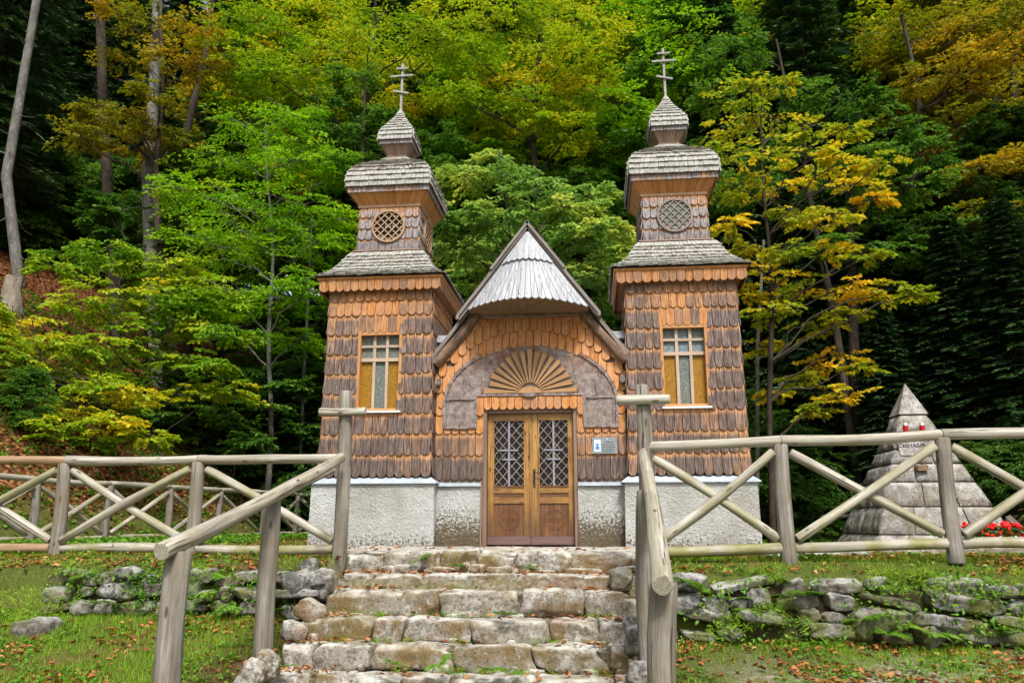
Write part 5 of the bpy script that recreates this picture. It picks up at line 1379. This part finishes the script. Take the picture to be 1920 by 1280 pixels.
# bare trunks
def bare(label, pts, r0, r1, mt='trunk', twigs=0, name='bare_tree'):
    T = thing(name, label, 'tree'); m = MB(); q = [Vector(p) for p in pts]
    P2 = []; rad = []
    for i in range(len(q)-1):
        for j in range(6):
            t = j/6; P2.append(q[i].lerp(q[i+1], t)); rad.append(0)
    P2.append(q[-1]); rad = [r0+(r1-r0)*i/(len(P2)-1) for i in range(len(P2))]
    m.tube(P2, rad, 12, False, wob=.14)
    if twigs:
        for _ in range(twigs):
            k = random.randrange(2, len(P2)-1); d = Vector((U(-1, 1), U(-1, 1), U(-.5, .1))).normalized(); limb(m, P2[k], P2[k]+d*U(.3, 1.3), .016, .004, .2, 4, -.1, 4)
    m.build('trunk', mt, T)
    move_base(T, q[0]); return T
def hit(px, py, d0=8, d1=70):
    d = d0
    while d < d1:
        q = at(px, py, Y(d))
        if q.z < height(q.x, q.y): return q, d
        d += .15
    return q, d
def gp(px, D, dz=-.3): x, y = P(px, D); return (x, y, height(x, y)+dz)
td = 23; tq = Vector(gp(-22, td, 0))
bare('silvery trunk leaning at the far left of the wood', [tq-Vector((0, 0, .3)), at(12, 330, Y(td)), at(50, 110, Y(td)), at(114, -260, Y(td))], .0078*td, .0052*td, 'trunk_pale', 26)
bare('straight grey trunk rising from the brown bank left of the bright beech', [gp(268, 23), at(278, 330, Y(23)), at(290, 150, Y(23)), at(300, -150, Y(23))], .24, .14, 'trunk_pale', 14)
bare('thin leaning trunk right of the straight grey trunk', [gp(335, 24), at(350, 250, Y(24)), at(385, 100, Y(24)), at(410, -100, Y(24))], .14, .09, 'trunk', 8)
bare('dark trunk between the two pale left trunks', [gp(190, 24), at(195, 250, Y(24)), at(185, -60, Y(24))], .2, .15, 'trunk', 18)
bare('slender pale sapling stem left of the chapel', [gp(560, 21.9), at(570, 700, Y(21.9)), at(578, 560, Y(21.9)), at(585, 400, Y(21.9))], .055, .03, 'trunk_pale', 6)
bare('dark trunk standing right of the golden maple', [gp(1605, 21), at(1600, 600, Y(21)), at(1590, 300, Y(21))], .16, .1, 'trunk', 12)
bare('thin pale stem just right of the golden maple trunk', [gp(1415, 18), at(1420, 650, Y(18)), at(1432, 450, Y(18))], .05, .03, 'trunk_pale', 4)
bare('dark slanting trunk at the upper right', [gp(1895, 22), at(1905, 500, Y(22)), at(1900, 100, Y(22))], .16, .1, 'trunk', 12)
# stump
pp, dd = hit(16, 575); m = MB(); z = height(pp.x, pp.y); pass
m.tube([(pp.x, pp.y, z-.3), (pp.x, pp.y, z+.15), (pp.x+.01, pp.y, z+.45), (pp.x+.03, pp.y, z+.8)], [.36, .25, .22, .20], 16, True, wob=.7); o = m.build('tree_stump', 'stump'); tag(o, 'old grey tree stump on the brown bank at far left', 'stump')

# ------------------------------------------------------------------ ground cover
def scatter(n, region, dens, name, label_kind):
    pass
def gz(P2): return np.array([height(a, b) for a, b in P2])
def nz_(a, b, f, s=0): return noise.noise(Vector((a*f, b*f, s)))
rg = np.random.default_rng(77)
# grass
pts = []
def fill(n, x0, x1, y0, y1, keep):
    c = 0
    while c < n:
        x = rg.uniform(x0, x1); y = rg.uniform(y0, y1)
        if rg.random() < keep(x, y): pts.append((x, y))
        c += 1
def kL(x, y):
    if y < WL-.02 or y > WL+.25: return min(1, max(.12, .75+1.6*nz_(x, y, .9, 4)))
    return .5
def kR(x, y):
    v = .55+2.0*nz_(x, y, 1.1, 9)
    if x > 2.8: v -= .15
    return min(1, max(.06, v))
fill(105000, -7.0, -1.95, -8.4, WL-.03, kL); fill(15000, -9, -1.75, WL+.12, -3.0, kL)
fill(80000, 1.7, 6.8, -8.4, WR-.05, kR); fill(26000, 1.6, 8.5, WR+.1, -2.8, lambda x, y: .9)
fill(9000, -9.0, -2.6, -3.0, 3.0, lambda x, y: .6); fill(5000, 3.8, 11, -2.3, 3.5, lambda x, y: .7)
P2 = np.array(pts); n = len(P2); z = gz(P2)
az = rg.random(n)*6.28; le = rg.uniform(.2, .9, n)
A = np.stack([np.cos(az)*le, np.sin(az)*le, np.ones(n)], 1); Nn = np.stack([np.cos(az), np.sin(az), -le*.5], 1)
o = leaf_mesh('grass', np.column_stack([P2, z-.008]), A, Nn, rg.uniform(.022, .075, n)*np.where((P2[:, 1] > WL), 1.15, 1), rg.random(n), 'Lgrass', 'blade'); tag(o, 'short green grass around the stairs and fences', 'grass', kind='stuff')
gpts = []
for i in range(30000):
    if i % 3: x = rg.uniform(1.62, 8.2); z_ = rg.uniform(-.8, -.05); yy = WR
    else: x = rg.uniform(-6.5, -2.0); z_ = rg.uniform(-.66, -.05); yy = WL
    top = z_ > -.2
    if nz_(x, z_*1.6, 1.7, 4) > (.12 if top else .30)-(.35 if x < -4.6 else 0): gpts.append((x, yy-.16-rg.random()*.10-(0 if top else .03), z_))
for zt, yf_, x0, x1, hh in steps:   # tufts rooted in the joints at the foot of each riser
    for _ in range(16):
        cx_ = rg.uniform(x0, x1)
        for k in range(rg.integers(8, 34)): gpts.append((cx_+rg.normal(0, .05), yf_-.03-rg.random()*.04, zt-hh+rg.uniform(0, .05)))
gpts = np.array(gpts); n = len(gpts); az = rg.random(n)*6.28
A = np.stack([np.cos(az)*.6, -rg.uniform(.1, .9, n), rg.uniform(-.6, 1, n)], 1); Nn = np.stack([np.sin(az), -np.ones(n), rg.normal(.5, .3, n)], 1)
GW = (gpts, A, Nn, rg.uniform(.03, .085, n))
# broad weeds in the lawn and on the bank
pts = []
fill(2600, -7, -2, -8, -3, lambda x, y: max(0, .25+1.5*nz_(x, y, 1.5, 2))); fill(2600, 1.7, 8, -8, -3.2, lambda x, y: max(0, .2+1.5*nz_(x, y, 1.5, 3)))
fill(5200, -16, -5.5, -4, 9, lambda x, y: .8 if height(x, y) > -.1 else 0); fill(1200, 4, 14, 2, 10, lambda x, y: .5)
P2 = np.array(pts); k = 7; P3 = np.repeat(P2, k, 0)+rg.normal(0, .045, (len(P2)*k, 2)); n = len(P3); z = gz(P3); far = np.where(P3[:, 1] > -3, 1.9, 1.0)
az = rg.random(n)*6.28
A = np.stack([np.cos(az), np.sin(az), rg.uniform(0, .9, n)], 1); Nn = np.stack([rg.normal(0, .4, n), rg.normal(0, .4, n), np.ones(n)], 1)
o = leaf_mesh('undergrowth', np.column_stack([P3, z+rg.uniform(0, .05, n)*far]), A, Nn, rg.uniform(.025, .06, n)*far, rg.random(n)*.8, 'Lfern', 'oval'); tag(o, 'low leafy weeds on the lawn and the bank', 'weeds', kind='stuff')
# fallen leaves
pts = []
fill(9000, -7, -1.9, -8.2, -3.0, lambda x, y: min(1, max(.05, .34+2.2*nz_(x, y, 1.3, 8)))); fill(13000, 1.65, 8, -8.2, -2.8, lambda x, y: min(1, max(.08, .42+2.2*nz_(x, y, 1.2, 6))))
fill(420, -2.1, 1.5, -4.4, -3.6, lambda x, y: 1 if x < -.4 else .3); fill(2500, -9, -2.5, -3, 9, lambda x, y: .8)
P2 = np.array(pts); z = gz(P2)+rg.uniform(.008, .03, len(P2)); Pl = [np.column_stack([P2, z])]
for zt, yf_, x0, x1, hh in steps:
    for _ in range(95):
        x = rg.uniform(x0, x1) if rg.random() < .4 else (x1-abs(rg.normal(0, .35)) if rg.random() < .5 else x0+abs(rg.normal(0, .4)))
        x = min(max(x, x0), x1); Pl.append(np.array([[x, yf_+rg.uniform(.05, .40), zt+rg.uniform(.018, .035)]]))
for _ in range(60): Pl.append(np.array([[rg.uniform(-2.4, 3.6), rg.uniform(-3.5, -2.6), .04]]))
P3 = np.concatenate(Pl); n = len(P3); az = rg.random(n)*6.28
A = np.stack([np.cos(az), np.sin(az), rg.normal(0, .22, n)], 1); Nn = np.stack([rg.normal(0, .35, n), rg.normal(0, .35, n), np.ones(n)], 1)
o = leaf_mesh('fallen_leaves', P3, A, Nn, rg.uniform(.035, .085, n), rg.random(n)**1.2, 'Lfallen', 'oval', curl=.18); tag(o, 'orange and brown fallen leaves on grass and steps', 'fallen leaves', kind='stuff')
# litter on the hillside
pts = []
fill(26000, -26, -8, -2, 22, lambda x, y: 1 if height(x, y) > .5 else .3); fill(5000, 9, 24, 3, 20, lambda x, y: 1); fill(6000, -8, 10, 8, 18, lambda x, y: 1)
P2 = np.array(pts); n = len(P2); z = gz(P2)+.03; az = rg.random(n)*6.28
A = np.stack([np.cos(az), np.sin(az), rg.normal(0, .4, n)], 1); Nn = np.stack([rg.normal(0, .5, n), rg.normal(0, .5, n), np.ones(n)], 1)
o = leaf_mesh('leaf_litter', np.column_stack([P2, z]), A, Nn, rg.uniform(.07, .15, n), rg.random(n), 'Lhillfall', 'oval', curl=.15); tag(o, 'brown leaf litter covering the wooded hillside', 'leaf litter', kind='stuff')
# ferns
def fern_mesh(seed):
    g_ = np.random.default_rng(seed); Ps, As, Ns, S_ = [], [], [], []
    for f in range(g_.integers(6, 10)):
        a = g_.random()*6.28; L = g_.uniform(.13, .24); d = np.array([math.cos(a), math.sin(a), 0]); sd = np.array([-d[1], d[0], 0])
        for i in range(20):
            t = (i+1)/21; c = d*L*t+np.array([0, 0, L*(.75*t-.75*t*t)+.0])
            for s_ in (-1, 1):
                Ps.append(c); As.append(d*.35+sd*s_+np.array([0, 0, -.15])); Ns.append(np.array([0, 0, 1.])+g_.normal(0, .2, 3)); S_.append(L*.30*math.sin(PI*min(1, t*.85+.12))+.004)
    return np.array(Ps), unit(np.array(As)), np.array(Ns), np.array(S_)
FM = []
for s_ in range(4):
    P_, A_, N_, S_ = fern_mesh(s_+5); o = leaf_mesh('fern', P_, A_, N_, S_, R.random(len(P_)), 'Lfern', 'pinna'); FM.append([o, False])
ORD = ['first', 'second', 'third', 'fourth', 'fifth', 'sixth', 'seventh', 'eighth', 'ninth', 'tenth', 'eleventh', 'twelfth', 'thirteenth', 'fourteenth']
def ferns(spots, where, cat='fern', sc_=(1, 1.5)):
    spots = sorted(spots)
    for i, (x, y, z) in enumerate(spots):
        k = random.randrange(4); o, used = FM[k]
        if used: o = o.copy(); COL.objects.link(o)
        else: FM[k][1] = True
        s_ = U(*sc_); o.location = (x, y, z); o.scale = (s_, s_, s_*U(.9, 1.3)); o.rotation_euler = (U(0, .5), U(-.3, .3), U(0, 6.3))
        for q in ('label', 'category', 'group'):
            if q in o: del o[q]
        tag(o, f'{ORD[i]} small green fern from the left {where}', cat, 'ferns '+where)
random.seed(12)
def wp(px, py, yy): p = at(px, py, yy); return (p.x, p.y-.02, p.z)
ferns([wp(190, 1110, WL-.1), wp(260, 1085, WL-.05), wp(215, 1140, WL-.15), wp(400, 1110, WL-.1), wp(450, 1140, WL-.15), wp(420, 1080, WL-.05), wp(160, 1080, WL-.05), wp(545, 1145, WL-.2)], 'on the left stone wall')
ferns([wp(1370, 1125, WR-.12), wp(1400, 1150, WR-.15), wp(1300, 1110, WR-.1), wp(1490, 1120, WR-.12), wp(1450, 1085, WR-.05), wp(1620, 1165, WR-.2), wp(1660, 1190, WR-.25), wp(1740, 1190, WR-.25), wp(1780, 1090, WR-.02), wp(1700, 1085, WR), wp(1880, 1190, WR-.2), wp(1840, 1130, WR-.1)], 'on the right stone wall', sc_=(1, 1.6))
ferns([wp(740, 1245, -5.9), wp(825, 1245, -5.9), wp(915, 1255, -5.92), wp(955, 1262, -5.92), wp(535, 1250, -5.9)], 'on the lowest visible riser', sc_=(.6, .9))
ferns([wp(940, 1150, -5.2), wp(965, 1152, -5.2), wp(865, 1062, -3.72), wp(1000, 1066, -3.72), wp(790, 1050, -3.7), wp(1235, 1240, -6.0)], 'between the step stones', sc_=(.5, .8))
pts = []
for i in range(90):
    if i < 38: x = rg.uniform(-5, -1.9); y0_, zz = WL-.20, rg.uniform(-.62, -.1)
    else: x = rg.uniform(1.65, 8); y0_, zz = WR-.22, rg.uniform(-.76, -.08)
    for k in range(22): pts.append((x+rg.normal(0, .07), y0_+rg.normal(0, .03)+.05*(zz+.6), zz+rg.normal(0, .05)-.02))
for i in range(17):   # creeping mats of weed
    if i < 7: x = rg.uniform(-5, -1.9); y0_, zz = WL-.21, rg.uniform(-.62, -.05)
    else: x = rg.uniform(1.65, 8); y0_, zz = WR-.23, rg.uniform(-.76, -.02)
    for k in range(60): pts.append((x+rg.normal(0, .16), y0_+rg.normal(0, .03), zz+rg.normal(0, .07)))
P2 = np.array(pts); n = len(P2)
A = np.stack([rg.normal(0, .8, n), -rg.uniform(.2, 1, n), rg.normal(.0, .6, n)], 1); Nn = np.stack([rg.normal(0, .4, n), rg.normal(-.5, .3, n), np.ones(n)], 1)
o = leaf_mesh('ivy_and_weeds', P2, unit(A), Nn, rg.uniform(.025, .06, n), rg.random(n)*.9, 'Lfern', 'oval'); tag(o, 'small leafy weeds growing from the dry stone walls', 'weeds', kind='stuff')
o = leaf_mesh('bank_grass', *GW, rg.random(len(GW[0])), 'Lgrass', 'blade'); tag(o, 'grass tufts hanging over and between the dry wall stones', 'grass', kind='stuff')
# flower bed beside the monument
FB = thing('flower_bed', 'bed of red flowers beside the pyramid monument', 'flowers')
c = at(1862, 1000, -1.6); n = 420
Pp = np.column_stack([rg.normal(c.x, .26, n), rg.normal(-1.6, .15, n), c.z-.12+rg.random(n)*.2]); az = rg.random(n)*6.28
leaf_mesh('leaves', Pp, np.stack([np.cos(az), np.sin(az), rg.uniform(-.2, .8, n)], 1), np.stack([rg.normal(0, .4, n), rg.normal(0, .4, n), np.ones(n)], 1), rg.uniform(.05, .09, n), rg.random(n)*.5, 'Lgreen', 'oval', FB)
m = MB()
for _ in range(75):
    x, y, z = rg.normal(c.x, .24), rg.normal(-1.65, .12), c.z+rg.uniform(-.03, .14)
    for k in range(9):
        v = Vector((rg.normal(), rg.normal(), rg.normal())).normalized()*.022; m.tube([Vector((x, y, z))+v*.3, Vector((x, y, z))+v*1.3], [.016, .009], 6, True)
m.build('blossom', 'redflower', FB); move_base(FB, (c.x, -1.6, height(c.x, -1.6)))
WT = thing('ribboned_wreath_stand', 'grey wooden stand with a white blue red ribbon at the right edge', 'wreath stand')
a = at(1890, 968, -1.4); b = at(1935, 1010, -1.4); m = MB(); m.beam(a, b, .07, .03, col=(.2, 0, 0)); m.beam(a, at(1890, 1015, -1.3), .06, .03, col=(.2, 0, 0)); m.build('stand', 'post', WT)
for mt, o_ in (('white', 0), ('blue', .04), ('red', .08)):
    m = MB(); a = at(1903, 1005, -1.75); m.beam(a+Vector((o_, 0, 0)), a+Vector((o_+.10, -.03, -.14)), .036, .006); m.build('ribbon', mt, WT)
move_base(WT, at(1900, 1015, -1.4))

# ------------------------------------------------------------------ light
w = bpy.data.worlds.new('World'); sc.world = w; w.use_nodes = True
nt = w.node_tree; bg = nt.nodes['Background']
sky = nt.nodes.new('ShaderNodeTexSky'); sky.sky_type = 'NISHITA'; sky.sun_disc = False
EL, AZ = math.radians(52), math.radians(18)      # sun stands behind the camera, a little to the right
sky.sun_elevation = EL; sky.sun_rotation = PI - AZ; sky.dust_density = 4; sky.ozone_density = .6
hs = nt.nodes.new('ShaderNodeHueSaturation'); hs.inputs['Saturation'].default_value = .35
nt.links.new(sky.outputs[0], hs.inputs['Color']); nt.links.new(hs.outputs[0], bg.inputs[0]); bg.inputs[1].default_value = .115
sun = bpy.data.lights.new('sun', 'SUN'); sun.energy = 2.5; sun.angle = math.radians(10); sun.color = (1, .95, .87)
so = bpy.data.objects.new('sun', sun); COL.objects.link(so)
d = Vector((math.sin(AZ)*math.cos(EL), -math.cos(AZ)*math.cos(EL), math.sin(EL)))
so.rotation_euler = d.to_track_quat('Z', 'Y').to_euler()
sc.view_settings.view_transform = 'Standard'; sc.view_settings.look = 'None'; sc.view_settings.exposure = .78; sc.view_settings.gamma = 1
sc.cycles.use_denoising = True; sc.cycles.max_bounces = 6; sc.cycles.diffuse_bounces = 3; sc.cycles.transmission_bounces = 4
sc.cycles.use_adaptive_sampling = True; sc.cycles.adaptive_threshold = .02
